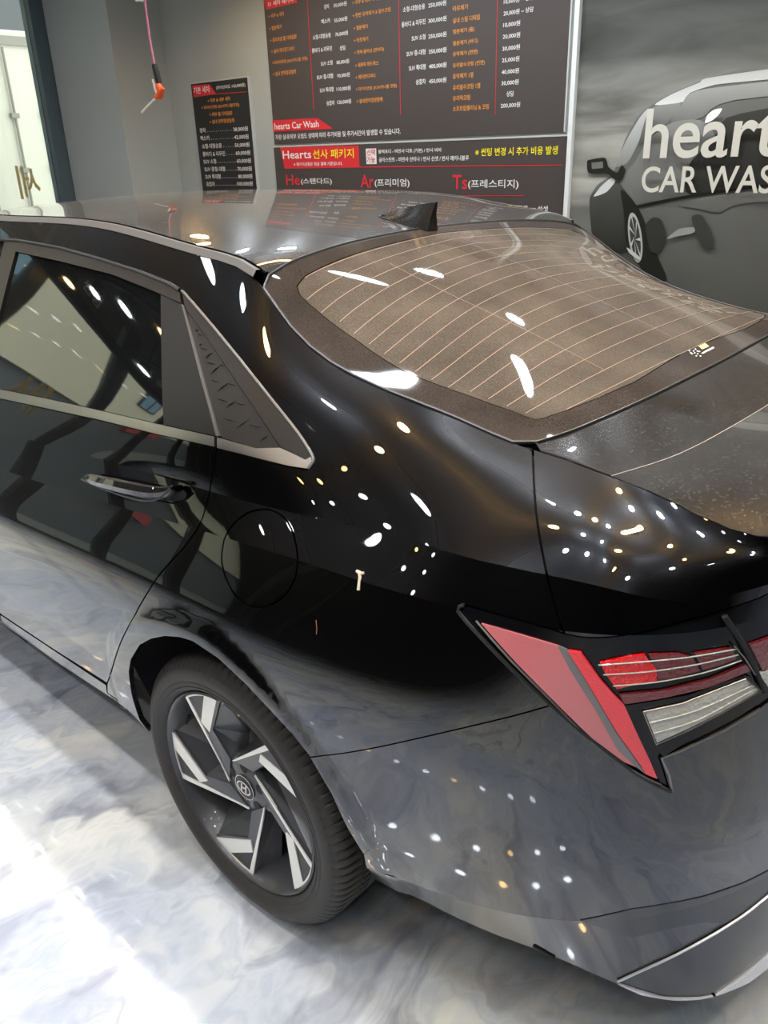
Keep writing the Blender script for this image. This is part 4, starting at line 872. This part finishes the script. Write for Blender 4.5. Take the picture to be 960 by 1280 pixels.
strip('lamp_edge', [(826, 982), (840, 988), (836, 968), (827, 947), (850, 938), (905, 912), (950, 885)], .0018, 'dark_satin', tl, off=.001)
strip('lamp_joint', [(905, 770), (925, 800), (944, 838), (955, 864)], .004, 'black', tl, off=.001)
strip('lamp_joint', [(916, 806), (930, 822), (942, 842)], .0012, 'dark_satin', tl, off=.003)
lens('deck_lens', [(937, 806), (975, 792), (990, 830), (953, 838)], 'red_dark', .001)
lens('deck_reverse_lens', [(948, 842), (985, 826), (990, 846), (962, 862)], 'clear', .002)
# ------------------------------------------------------------------ top surfaces: height fields over x,y
class TopSurf:
    def __init__(s, pts, mirror=True, lam=2e-4):
        P = [tuple(p) for p in pts]
        if mirror: P += [(x, 2*CY-y, z) for x, y, z in P if abs(y-CY) > .01]
        P = np.array(sorted(set((round(a, 5), round(b, 5), round(c, 5)) for a, b, c in P))); s.X = P[:, :2]; n = len(P)
        r2 = ((s.X[:, None]-s.X[None])**2).sum(2); K = .5*r2*np.log(r2+1e-12); Q = np.c_[np.ones(n), s.X]
        A = np.zeros((n+3, n+3)); A[:n, :n] = K+lam*np.eye(n); A[:n, n:] = Q; A[n:, :n] = Q.T
        s.w = np.linalg.solve(A, np.r_[P[:, 2], 0, 0, 0])
    def z(s, q):
        q = np.atleast_2d(q); r2 = ((q[:, None]-s.X[None])**2).sum(2)
        return (.5*r2*np.log(r2+1e-12))@s.w[:-3]+np.c_[np.ones(len(q)), q]@s.w[-3:]
    def to2d(s, P): return np.asarray(P)[..., :2]
    def ev(s, q):
        e = 2e-3; x, y = q
        z = s.z([(x, y), (x+e, y), (x-e, y), (x, y+e), (x, y-e)])
        n = np.array([-(z[1]-z[2])/(2*e), -(z[3]-z[4])/(2*e), 1]); return np.array([x, y, z[0]]), n/np.linalg.norm(n)
    def creases(s): return []
    def hit(s, px, py):
        d = ray(px, py); t = np.linspace(.3, 5, 400); P = CAM+d*t[:, None]; g = P[:, 2]-s.z(P[:, :2])
        k = np.argmax(g < 0); k = max(k, 1); a, b = t[k-1], t[k]
        for _ in range(30):
            m = .5*(a+b); p = CAM+d*m
            if p[2]-s.z(p[:2])[0] > 0: a = m
            else: b = m
        return CAM+d*.5*(a+b)
def mir(P): return [np.array((p[0], 2*CY-p[1], p[2])) for p in P]
dense = lambda P, k=6: [np.array(p) for p in smooth_line(P, k)]
g_top = dense([(-.10, .328, 1.329), (-.125, .42, 1.345), (-.155, .577, 1.357), (-.178, .75, 1.362), (-.188, CY, 1.364)], 5)
g_side = [p for p in G_ROW if -.095 <= p[0] <= .50][::3]
g_bot = dense([(.508, .312, 1.121), (.531, .369, 1.127), (.546, .462, 1.131), (.557, .59, 1.134), (.563, .76, 1.136), (.566, CY, 1.137)], 4)
rail = [p+np.array((0, .022, .013)) for p in G_ROW if -1.62 <= p[0] <= -.10][::3]
roof_c = [(-.188, CY, 1.364), (-.3, CY, 1.382), (-.45, CY, 1.402), (-.7, CY, 1.425), (-1.0, CY, 1.438), (-1.3, CY, 1.434), (-1.55, CY, 1.418), (-1.72, CY, 1.402)]
roof_front = dense([(-1.62, rail[0][1], rail[0][2]), (-1.68, .6, 1.39), (-1.72, CY, 1.402)], 5)
ROOF = TopSurf(rail[::2]+g_top+roof_c+roof_front)
loop = rail+[np.array((-.108, .326, 1.330))]+g_top[1:]
loop = loop+mir(loop)[::-1][1:]+mir(roof_front)[1:-1]+roof_front[::-1][1:-1]
roof = vfl_obj('roof_panel', panel_mesh(loop, ROOF, h=.03, inset=.002, depth=.015), 'roof', car)
# roof strips
for mi in (0, 1):
    a = [p for p in G_ROW if -1.62 <= p[0] <= -.098][::3]; b = [p+np.array((0, .020, .011)) for p in a]; c = [p+np.array((0, .010, .012)) for p in a]
    if mi: a, b, c = mir(a), mir(b), mir(c)
    n = len(a); V = [tuple(p) for p in a+c+b]; Fs = [(i, i+1, n+i+1, n+i) for i in range(n-1)]+[(n+i, n+i+1, 2*n+i+1, 2*n+i) for i in range(n-1)]
    mb = MB(); mb.add(V, Fs); mb.build('roof_strip', 'roof_strip', car, True)
GL = TopSurf(g_top[1:]+g_side[1:]+g_bot[1:]+[(-.1, CY, 1.345), (.05, CY, 1.306), (.2, CY, 1.262), (.35, CY, 1.212), (.47, CY, 1.170), (.2, .6, 1.243), (.35, .55, 1.193), (.05, .6, 1.287)])
gl_loop = [np.array((-.094, .300, 1.316))]+g_side+g_bot[1:]
gl_loop = g_top[::-1]+gl_loop[1:]
gl_full = gl_loop+mir(gl_loop)[::-1][1:-1]
inner = [GL.hit(*p) for p in [(372, 358), (375, 368), (386, 379), (445, 424), (506, 464), (589, 495), (640, 513), (660, 521), (668, 523.5), (680, 522), (707, 513), (750, 496), (793, 477), (853, 450)]]
inner = [p for p in inner if p[1] < CY-.1]+[np.array((.505, CY, 0))]
itop = [p+np.array((.045, 0.0, 0)) for p in g_top[::-1]]; itop = [p for p in itop if p[1] > inner[0][1]+.03]
il = itop+inner; inner_full = il+mir(il)[::-1][1:-1]
band = vfl_obj('rear_window', panel_mesh(gl_full, GL, h=.03, inset=.002, depth=.008, holes=[inner_full]), 'glass_band', car)
vfl_obj('clear_pane', panel_mesh(inner_full, GL, h=.03, inset=.0, depth=0, off=-.0004), 'rear_glass', band)
MIRROR[band] = band
M['defrost'] = mat('defroster_line', (.34, .23, .16), .5)
def gl_strip(name, pts, w, m, parent, surf=GL, off=.0008):
    E = [surf.ev(p[:2]) for p in pts]; V = []; Fs = []
    for k, (p, n) in enumerate(E):
        t = E[min(k+1, len(E)-1)][0]-E[max(k-1, 0)][0]; s = np.cross(n, t); s /= np.linalg.norm(s); V += [p+n*off-s*w/2, p+n*off+s*w/2]
    Fs = [(2*i, 2*i+1, 2*i+3, 2*i+2) for i in range(len(E)-1)]
    mb = MB(); mb.add(V, Fs); return mb.build(name, m, parent, True)
ty = np.linspace(0, 1, 25)
tg = nspline([p[1] for p in g_top], [p[0] for p in g_top]); bgx = nspline([p[1] for p in g_bot], [p[0] for p in g_bot])
IP = np.array([q[:2] for q in inner_full])
for i in range(16):
    f = (i+1.25)/17.6; y0 = max(.37+.05*(f < .12), .345); P = []
    for y in np.linspace(.30, 2*CY-.30, 91):
        yy = min(y, 2*CY-y); yy = max(yy, .329); xt = float(tg(yy)[0, 0]); xb = float(bgx(max(yy, .32))[0, 0]); P.append((xt+(xb-xt)*f, y))
    P = [P[k] for k in np.nonzero(inpoly(np.array(P), IP))[0]]
    if len(P) > 3: gl_strip('defroster_line', P, .0013, 'defrost', band)
for yv in (.62, 2*CY-.62, CY):
    gl_strip('defroster_bus', [(x, yv) for x in np.linspace(-.05, .46, 14)], .0009, 'defrost', band)
# glass edge seals
def loop_tube(name, pts, r, m, parent):
    mb = MB(); mb.tube(pts, r, 6); return mb.build(name, m, parent, True)
loop_tube('glass_seal', gl_full+[gl_full[0]], .0035, 'seal', band)
gb2 = g_bot+mir(g_bot)[::-1][1:]
loop_tube('glass_edge', [p+np.array((.002, 0, .0035)) for p in gb2], .0012, 'dark_satin', band)
# dealer sticker at the foot of the rear glass
M['sticker_y'] = mat('sticker_yellow', (.75, .6, .28), .5); M['sticker_w'] = mat('sticker_white', (.8, .78, .72), .5)
def st(px): return (830+px[0]/9.6, 400+px[1]/9.6)
def gl_patch(name, px, m, h=.01):
    P = [GL.hit(*st(p)) for p in px]; return vfl_obj(name, panel_mesh(P, GL, h=h, inset=0, depth=0, off=.0012), m, band)
gl_patch('sticker', [(410, 320), (490, 282), (540, 322), (455, 358)], 'sticker_y'); gl_patch('sticker', [(445, 402), (585, 325), (605, 342), (462, 412)], 'sticker_w')
for c in [(300, 372), (318, 398), (330, 412), (352, 378), (375, 355), (398, 378), (365, 402), (400, 412), (385, 436), (435, 438), (420, 385)]:
    gl_patch('sticker', [(c[0]-13, c[1]), (c[0], c[1]-9), (c[0]+13, c[1]), (c[0], c[1]+9)], 'sticker_w')
M['drip_line'] = mat('dust_line', (.30, .26, .22), .5)
# ---- deck lid
kr = [p for p, s in zip(G_ROW, SU) if s >= s_of(.54)+.03][::2]
if kr[-1][1] < CY-1e-4: kr.append(G_ROW[-1])
ki = min(range(len(kr)), key=lambda i: abs(kr[i][0]-.660)); KA = kr[ki]
val = [np.array((.510, .312, 1.1205))]+[p for p in kr[:ki+1] if p[0] > .52]
valc = dense([tuple(KA), (.682, .45, 1.102), (.695, .68, 1.098), (.70, CY, 1.096)], 5)
D1 = TopSurf(g_bot[1:]+val[1:]+valc[1:]+[(.62, .6, 1.115), (.632, CY, 1.116)], lam=2e-5)
gb_ = [p+np.array((.004, 0, 0)) for p in g_bot]
d1_full = gb_+mir(gb_)[::-1][1:]+mir(val)[1:-1]+mir(valc)+valc[::-1][1:]+val[::-1][1:-1]
kr2 = kr[ki:]
D2 = TopSurf(valc[1:]+kr2[::2]+[(.85, .6, 1.103), (.85, CY, 1.104)], lam=2e-5)
d2_full = kr2+mir(kr2)[::-1][1:]+mir(valc)[1:]+valc[::-1][1:-1]
v1 = panel_mesh(d1_full, D1, h=.03, inset=.0, depth=.004); v2 = panel_mesh(d2_full, D2, h=.025, inset=.0, depth=.004)
d3_out = [corner+np.array((.003, 0, 0))]+kr+lip[::-1]+TRUNKGAP[::-1][1:-1]
v3 = panel_mesh(pts3(d3_out), SIDE, h=.016, inset=.0015, depth=.010)
deck = vfl_obj('deck_lid', join_vfl(v1, v2, v3, mirror_vfl(v3)), 'deck', car)
def top_strip(name, pts, w, m, surf, off=.0008):
    for P in (pts, mir(pts)): gl_strip(name, P, w, m, deck, surf, off)
top_strip('deck_groove', [q+np.array((0, .004, 0)) for q in val], .0045, 'black', D1); top_strip('deck_crease', valc, .0014, 'drip_line', D1)
# edge under the tail lip
lipl = [np.array(p)+np.array((0, 0, -.002)) for p in lip]
def ribbon(name, A, B, m, parent):
    n = len(A); mb = MB(); mb.add([tuple(p) for p in list(A)+list(B)], [(i, i+1, n+i+1, n+i) for i in range(n-1)]); return mb.build(name, m, parent, True)
def inward(p, d, dz):
    n = SIDE.ev(SIDE.to2d(p))[1]; h = np.array((n[0], n[1], 0)); h /= np.linalg.norm(h)+1e-9; return p-h*d+np.array((0, 0, dz))
for mi in (0, 1):
    A = lip; B = [inward(p, .012, -.012) for p in lip]
    if mi: A, B = mir(A), mir(B)
    ribbon('lip_underside', A, B, 'lens_frame', deck)
# tail lamp bar and number plate across the tail
LB = [('yz', y, .975) for y in np.linspace(.42, CY, 12)]+[('yz', y, .945) for y in np.linspace(CY, .42, 12)]
add_panel('light_bar', LB, 'red_dark', tl, join=True, off=.002, inset=0, h=.02, depth=.004)
M['plate_white'] = mat('plate_white', srgb(226, 228, 226), .4)
npb = MB(); npb.box((1.026, CY-.26, .60), (1.040, CY+.26, .71)); npb.build('number_plate', 'plate_white', car, bevel=.003)
# ---- shark-fin aerial
fx0 = at(478, 270, y=CY)[0]; fr = at(541, 281, y=CY); fx1 = fr[0]
L = .17; fx0 = fx1-L
fin = MB(); prof = []
for k in range(13):
    t = k/12; x = fx0+L*t; zb = float(ROOF.z((x, CY))[0]) if x < -.19 else float(GL.z((x, CY))[0])
    hgt = .068*(t**.85)*(1-.0*t) if t < 1 else .068; w = .026*math.sin(min(1, t*1.6)*math.pi/2)+.004
    if t > .86: w *= 1-.35*(t-.86)/.14
    rear = .012*t
    ring = [(x, CY-w, zb-.003), (x, CY-w*.86, zb+hgt*.18), (x+rear*.3, CY-w*.5, zb+hgt*.55), (x+rear, CY-.004, zb+hgt*.97), (x+rear, CY+.004, zb+hgt*.97), (x+rear*.3, CY+w*.5, zb+hgt*.55), (x, CY+w*.86, zb+hgt*.18), (x, CY+w, zb-.003)]
    prof.append(ring)
n = 8; fin.add([p for r in prof for p in r], [(k*n+i, k*n+(i+1) % n, (k+1)*n+(i+1) % n, (k+1)*n+i) for k in range(12) for i in range(n)]+[tuple(range(n)), tuple(12*n+i for i in range(n))])
fo = fin.build('aerial_fin', 'piano', car, True)
ba = MB(); ba.add([(fx0-.008+(L+.012)*.5*(1-math.cos(a)), CY+.031*math.sin(a)*(0.55+.45*(1-math.cos(a))/2), (float(ROOF.z((min(fx0+L*.5*(1-math.cos(a)), -.19), CY))[0])+.003)) for a in np.linspace(0, 2*math.pi, 28, endpoint=False)], [tuple(range(28))])
ba.build('fin_gasket', 'seal', fo)
# ---- door handle
hp = [hitpx(*p) for p in smooth_line([(117, 596), (130, 600), (155, 606), (180, 612), (205, 617), (222, 616), (229, 610)], 3)]
hn = [SIDE.ev(SIDE.to2d(p))[1] for p in hp]; K = len(hp)
for mi in (0, 1):
    mb = MB(); V = []
    for k, (p, nn) in enumerate(zip(hp, hn)):
        t = k/(K-1); lift = .004+.030*math.sin(math.pi*min(1, max(0, t*.94+.05)))**.55; hh = .014*(math.sin(math.pi*(.06+.88*t))**.5)
        c = p+nn*lift; up = np.array((0, 0, 1.)); up -= nn*(up@nn); up /= np.linalg.norm(up)
        ring = [c+up*hh+nn*-.004, c+up*hh*.75+nn*.006, c-up*hh*.1+nn*.010, c-up*hh*.8+nn*.005, c-up*hh-nn*.004, c-nn*.012]
        V += [(q[0], 2*CY-q[1], q[2]) if mi else tuple(q) for q in ring]
    mb.add(V, [(k*6+i, k*6+(i+1) % 6, (k+1)*6+(i+1) % 6, (k+1)*6+i) for k in range(K-1) for i in range(6)]+[tuple(range(6)), tuple((K-1)*6+i for i in range(6))])
    mb.build('door_handle', 'paint', door2 if mi else door, True)
add_panel('handle_cup_reflection', smooth_line([(146, 585), (155, 579), (168, 576), (180, 579), (190, 588), (192, 600), (188, 615), (178, 625), (165, 627), (150, 622), (140, 612), (138, 600), (146, 585)], 2)[:-1], 'lens_frame', door, off=.0006, inset=0, depth=0, h=.012)  # flat black patch: the hollow cup's dark reflection put into its colour
strip('handle_edge', smooth_line([(118, 599), (140, 609), (175, 622), (200, 627), (215, 624), (228, 613)], 3), .0022, 'gloss_black', door, off=.030)
# marks on the quarter panel: a dried drip and a stone chip
M['drip'] = mat('dried_drip', (.55, .47, .36), .6); M['rustmark'] = mat('rust_streak', (.20, .07, .03), .6)
strip('bird_dropping', [(449, 714), (450, 722), (448, 738)], .0030, 'drip', car, both=False, off=.0)
strip('bird_dropping', [(446, 714), (452, 717), (455, 716)], .0028, 'drip', car, both=False, off=.0)
strip('rust_streak', [(395, 775), (396, 785), (395.5, 793)], .0010, 'rustmark', car, both=False, off=-.0004)
# ---- inner shell behind the panel gaps, arch liners, floor pan
V = []; Fs = []; o = 0
for G, n in zip(BSEG, [None]*9):
    pass
shell_v = _VA-_N*.016; keepf = []
for f in _F:
    c = _VA[list(f)].mean(0)
    if all(math.hypot(c[0]-wx, c[2]-wz) > .405 and not (abs(c[0]-wx) < .43 and c[2] < .33) for wx, wz in WHEELS): keepf.append(f)
me = mesh('inner_shell', shell_v, keepf, True); link('inner_shell', me, 'black', car)
me = mesh('inner_shell', [(x, 2*CY-y, z) for x, y, z in shell_v], [tuple(reversed(f)) for f in keepf], True); link('inner_shell', me, 'black', car)
for wx, wz in WHEELS:
    for mi in (0, 1):
        mb = MB(); n = 28; V = []; W = []
        for k in range(n+1):
            a = math.radians(-17+214*k/n); z_ = wz+.402*math.sin(a); y_ = .040+.10*max(0, (.50-z_)/.30)
            V.append((wx+.402*math.cos(a), (2*CY-y_) if mi else y_, z_)); W.append((wx+.402*math.cos(a), (2*CY-.34) if mi else .34, z_))
        mb.add(V+W, [(k, k+1, n+2+k, n+1+k) for k in range(n)]); mb.add(W, [tuple(range(n+1))])
        mb.build('arch_liner', 'liner', car, True)
pan = MB(); pan.box((-3.35, .20, .215), (.15, 2*CY-.20, .26)); pan.build('floor_pan', 'black', car)
cab = MB(); cab.box((-3.1, .36, .255), (.86, 2*CY-.36, .78)); cab.build('body_core', 'black', car)
# ---- front half (outside the picture, kept simple)
hs = dict(surf=SIDEF, h=.03)
def carc(cx, r, a0, a1, n=14): return [('xz', cx+r*math.cos(math.radians(a)), .317+r*math.sin(math.radians(a))) for a in np.linspace(a0, a1, n)]
fd, fd2 = add_panel('front_door', [('xz', -1.089, .315), ('xz', -1.089, .6), ('xz', -1.087, .965), ('xz', -1.5, .944), ('xz', -2.02, .913), ('xz', -2.10, .7), ('xz', -2.10, .45), ('xz', -2.08, .315)], 'paint', car, **hs)
add_panel('window_glass', [('xz', -1.105, .985), ('xz', -1.105, 1.33), ('xz', -1.35, 1.318), ('xz', -1.58, 1.275), ('xz', -1.80, 1.14), ('xz', -2.0, .985), ('xz', -2.0, .935), ('xz', -1.5, .965)], 'side_glass', fd, off=-.003, **hs)
add_panel('belt_molding', [('xz', -1.087, .966), ('xz', -1.5, .946), ('xz', -2.02, .914), ('xz', -2.02, .930), ('xz', -1.5, .963), ('xz', -1.087, .984)], 'satin', fd, off=.004, inset=.0005, **hs)
gf = [p for p in G_ROW if -3.3 <= p[0] <= -2.12][::-4]
add_panel('front_fender', [('xz', -2.105, .315), ('xz', -2.125, .6), ('xz', -2.08, .9)] + gf + [('xz', -3.3, .78), ('xz', -3.2, .62), ('xz', -3.12, .40)] + carc(-2.72, .385, 175, 2), 'paint', car, **hs)
gfr = [p for p in G_ROW if p[0] < -3.3][::-6]
add_panel('front_bumper', [('xz', -3.12, .385), ('xz', -3.2, .61), ('xz', -3.3, .77)] + [hitxz(-3.3, .87)] + gfr + [('yz', CY, .86, True), ('yz', CY, .5, True), ('yz', CY, .24, True), ('yz', .5, .24, True), ('xz', -3.3, .24), ('xz', -3.12, .26)], 'paint', car, surf=SIDEF, join=True, h=.04)
hoodL = [p for p in G_ROW if p[0] <= -2.15][::5]
HOOD = TopSurf(hoodL[::2]+[(-2.2, CY, 1.02), (-2.6, CY, .985), (-3.0, CY, .935), (-3.19, CY, .885)])
hl = hoodL[::-1]; hl = hl+mir(hl)[::-1]
vfl_obj('hood', panel_mesh(hl, HOOD, h=.05, inset=.002, depth=.012), 'paint', car)
wl = [np.array((-1.63, rail[0][1], rail[0][2]))]+[p for p in G_ROW if -2.15 <= p[0] <= -1.64][::-3]
WS = TopSurf(roof_front+wl+[(-2.16, .55, 1.055), (-2.2, CY, 1.065), (-1.95, CY, 1.25)])
ws = roof_front[::-1][:-1]+wl+[np.array((-2.17, .5, 1.06)), np.array((-2.2, CY, 1.065))]
ws = ws+mir(ws)[::-1][1:-1]
vfl_obj('windscreen', panel_mesh(ws, WS, h=.05, inset=.001, depth=.006), 'side_glass', car)
# ---- wheels
def lathe(prof, n, mod=None):
    """prof: (r, y) pairs, turned about the y axis"""
    V = []; Fs = []; m = len(prof)
    for k in range(n):
        a = 2*math.pi*k/n
        for i, (r, y) in enumerate(prof):
            rr = r-(mod(k, i) if mod else 0); V.append((rr*math.cos(a), y, rr*math.sin(a)))
    Fs = [(k*m+i, k*m+i+1, ((k+1) % n)*m+i+1, ((k+1) % n)*m+i) for k in range(n) for i in range(m-1)]
    return V, Fs
def pol(r, deg, y): a = math.radians(deg); return (r*math.cos(a), y, r*math.sin(a))
def face_y(r): return .006+.030*(1-min(1, r/.228))**1.2      # dish of the wheel face
def make_wheel():
    mb = MB(); mb.add(*lathe([(.236, .004), (.2375, .000), (.2345, -.003), (.231, .000), (.2285, .006), (.222, .016), (.212, .05), (.207, .10), (.206, .19), (.225, .205), (.232, .21)], 96))
    rim = mb.build('wheel', 'rim', car, True)
    t = MB()
    prof = [(.232, .012), (.238, .003), (.246, -.006), (.252, -.009), (.2535, -.0075), (.262, -.0115), (.266, -.0100), (.272, -.0125), (.284, -.0110), (.293, -.0070), (.2945, -.0050), (.302, .000), (.308, .006), (.3125, .014), (.3148, .024), (.3165, .040), (.3166, .050), (.309, .052), (.309, .060), (.3168, .062), (.317, .086), (.3095, .088), (.3095, .098), (.317, .100), (.317, .124), (.3095, .126), (.3095, .136), (.3168, .138), (.3165, .165), (.314, .185), (.300, .205), (.27, .215), (.238, .21)]
    def mod(k, i):
        if 10 <= i <= 15 and k % 5 == 0: return .0042 if i > 11 else .002
        if i in (16, 17) and k % 5 == 0: return 0
        if 19 <= i <= 20 and k % 5 == 2: return .004
        return 0
    t.add(*lathe(prof, 480, mod)); t.build('tyre', 'tyre', rim, True)
    # hub
    h = MB(); h.add(*lathe([(.0005, .028), (.030, .028), (.034, .030), (.064, .033), (.072, .040), (.075, .075), (.06, .09)], 60)); h.build('hub', 'rim', rim, True)
    cap = MB(); cap.add(*lathe([(.0005, .0235), (.026, .0238), (.0285, .025), (.0295, .029)], 48)); c = cap.build('centre_cap', 'plate', rim, True)
    # emblem: oval ring with a slanted letter
    em = MB(); n = 40; V = []
    for k in range(n):
        a = 2*math.pi*k/n
        for ra, rb in ((.0225, .0135), (.0195, .0108)): V.append((ra*math.cos(a)*.98, .0225, rb*math.sin(a)*1.2))
    em.add(V, [(2*k, 2*k+1, (2*k+3) % (2*n), (2*k+2) % (2*n)) for k in range(n)])
    for x0 in (-.0085, .0055):
        em.add([(x0-.0022, .0225, -.0105), (x0+.0018, .0225, -.0105), (x0+.0052, .0225, .0105), (x0+.0012, .0225, .0105)], [(0, 1, 2, 3)])
    em.add([(-.008, .0225, -.0035), (.008, .0225, .0008), (.008, .0225, .0042), (-.008, .0225, .0)], [(0, 1, 2, 3)])
    em.build('emblem', 'machined', c)
    ring = MB(); ring.add(*lathe([(.0285, .0245), (.0292, .0238), (.0300, .0245)], 48)); ring.build('cap_ring', 'machined', c, True)
    for k in range(5):
        d = 93-72*k; lug = MB(); p = pol(.047, d, 0)
        lug.cyl((p[0], .0305, p[2]), (p[0], .030, p[2]), .0115, n=18); lug.build('bolt_hole', 'black', rim)
        nut = MB(); nut.cyl((p[0], .034, p[2]), (p[0], .0302, p[2]), .007, .008, n=6); nut.build('wheel_nut', 'disc', rim)
    def prism_face(poly, dy, thick, n=None):
        """poly: (r, deg) outline laid on the dished face"""
        V = [pol(r, a, face_y(r)+dy) for r, a in poly]; W = [pol(r, a, face_y(r)+dy+thick) for r, a in poly]; m = len(poly)
        return V+W, [tuple(range(m)), tuple(range(2*m-1, m-1, -1))]+[(i, m+i, m+(i+1) % m, (i+1) % m) for i in range(m)]
    def arc(r, a0, a1, n=8): return [(r, a0+(a1-a0)*i/n) for i in range(n+1)]
    def line(p, q, n=6):
        """straight chord between two polar points"""
        A = np.array(pol(*p, 0)); B = np.array(pol(*q, 0)); out = []
        for i in range(n+1):
            c = A+(B-A)*i/n; out.append((math.hypot(c[0], c[2]), math.degrees(math.atan2(c[2], c[0]))))
        return out
    for k in range(5):
        d = 129-72*k
        sp_ = MB()
        body = arc(.229, d+1, d-32)+line((.225, d-33), (.140, d-4), 5)+line((.140, d-4), (.066, d+4), 4)[1:]+line((.062, d+67), (.200, d+12), 6)[0:1]+line((.062, d+68), (.229, d+1), 6)[1:-1]
        V, Fs = prism_face(body, .0035, .030); sp_.add(V, Fs); s = sp_.build('spoke', 'rim', rim)
        # sunken pocket between the two machined legs
        pk = MB(); pocket = arc(.2235, d-3, d-19.5, 5)+line((.2235, d-19.5), (.168, d+2), 3)[1:]
        V, Fs = prism_face(pocket, .0025, .002); pk.add(V, Fs); pk.build('spoke_pocket', 'plate', s)
        # machined faces
        leg = MB(); V, Fs = prism_face(line((.2275, d+1.0), (.062, d+70), 8)+line((.060, d+62), (.2275, d-2.2), 8), .0008, .004); leg.add(V, Fs); leg.build('machined_leg', 'machined', s)
        ar = MB(); V, Fs = prism_face(arc(.2290, d+1, d-31, 10)+arc(.2245, d-30, d+1, 10), .0005, .004); ar.add(V, Fs); ar.build('machined_arc', 'machined', s)
        tk = MB(); V, Fs = prism_face(line((.2275, d-20), (.166, d+2.5), 4)+line((.138, d+1), (.2285, d-31.5), 4), .0005, .004); tk.add(V, Fs); tk.build('machined_leg', 'machined', s)
        # slanted flank of the spoke falling back to the barrel
        fl = MB(); a1, a2 = pol(.226, d-33, face_y(.226)+.008), pol(.142, d-4, face_y(.142)+.008); b1, b2 = pol(.222, d-44, .075), pol(.10, d-22, .075); c1 = pol(.068, d+4, face_y(.068)+.008); c2 = pol(.062, d-8, .07)
        fl.add([a1, a2, b2, b1, c1, c2], [(0, 1, 2, 3), (1, 4, 5, 2)]); fl.build('spoke_flank', 'rim', s)
        f2 = MB(); a1, a2 = pol(.226, d+1, face_y(.226)+.010), pol(.064, d+66, face_y(.064)+.010); b1, b2 = pol(.220, d+8, .07), pol(.07, d+80, .07)
        f2.add([a1, a2, b2, b1], [(0, 1, 2, 3)]); f2.build('spoke_flank', 'rim', s)
    br = MB(); br.add(*lathe([(.07, .105), (.142, .105), (.142, .117), (.07, .117)], 64)); br.build('brake_disc', 'disc', rim, True)
    cl = MB(); P = [pol(r, a, 0) for r, a in arc(.152, 52, 92, 8)+arc(.098, 92, 52, 8)]; cl.prism([(p[0], .078, p[2]) for p in P], (0, .062, 0)); cl.build('brake_caliper', 'caliper', rim)
    bk = MB(); bk.cyl((0, .13, 0), (0, .135, 0), .195, n=48); bk.build('backing_plate', 'black', rim)
    vs = MB(); p = pol(.205, 152, .03); vs.cyl(p, (p[0]*.93, .012, p[2]*.93), .004, .003, n=8); vs.build('valve_stem', 'black', rim)
    return rim
wheel = make_wheel()
for ch in [wheel]: ch.location = (0, .030, .317)
def copy_tree(o, parent):
    c = o.copy(); COL.objects.link(c); c.parent = parent
    for ch in list(o.children): copy_tree(ch, c)
    return c
for x, y, rz in ((-2.72, .030, 0), (0, 2*CY-.030, math.pi), (-2.72, 2*CY-.030, math.pi)):
    w = copy_tree(wheel, car); w.location = (x, y, .317); w.rotation_euler = (0, 0, rz)
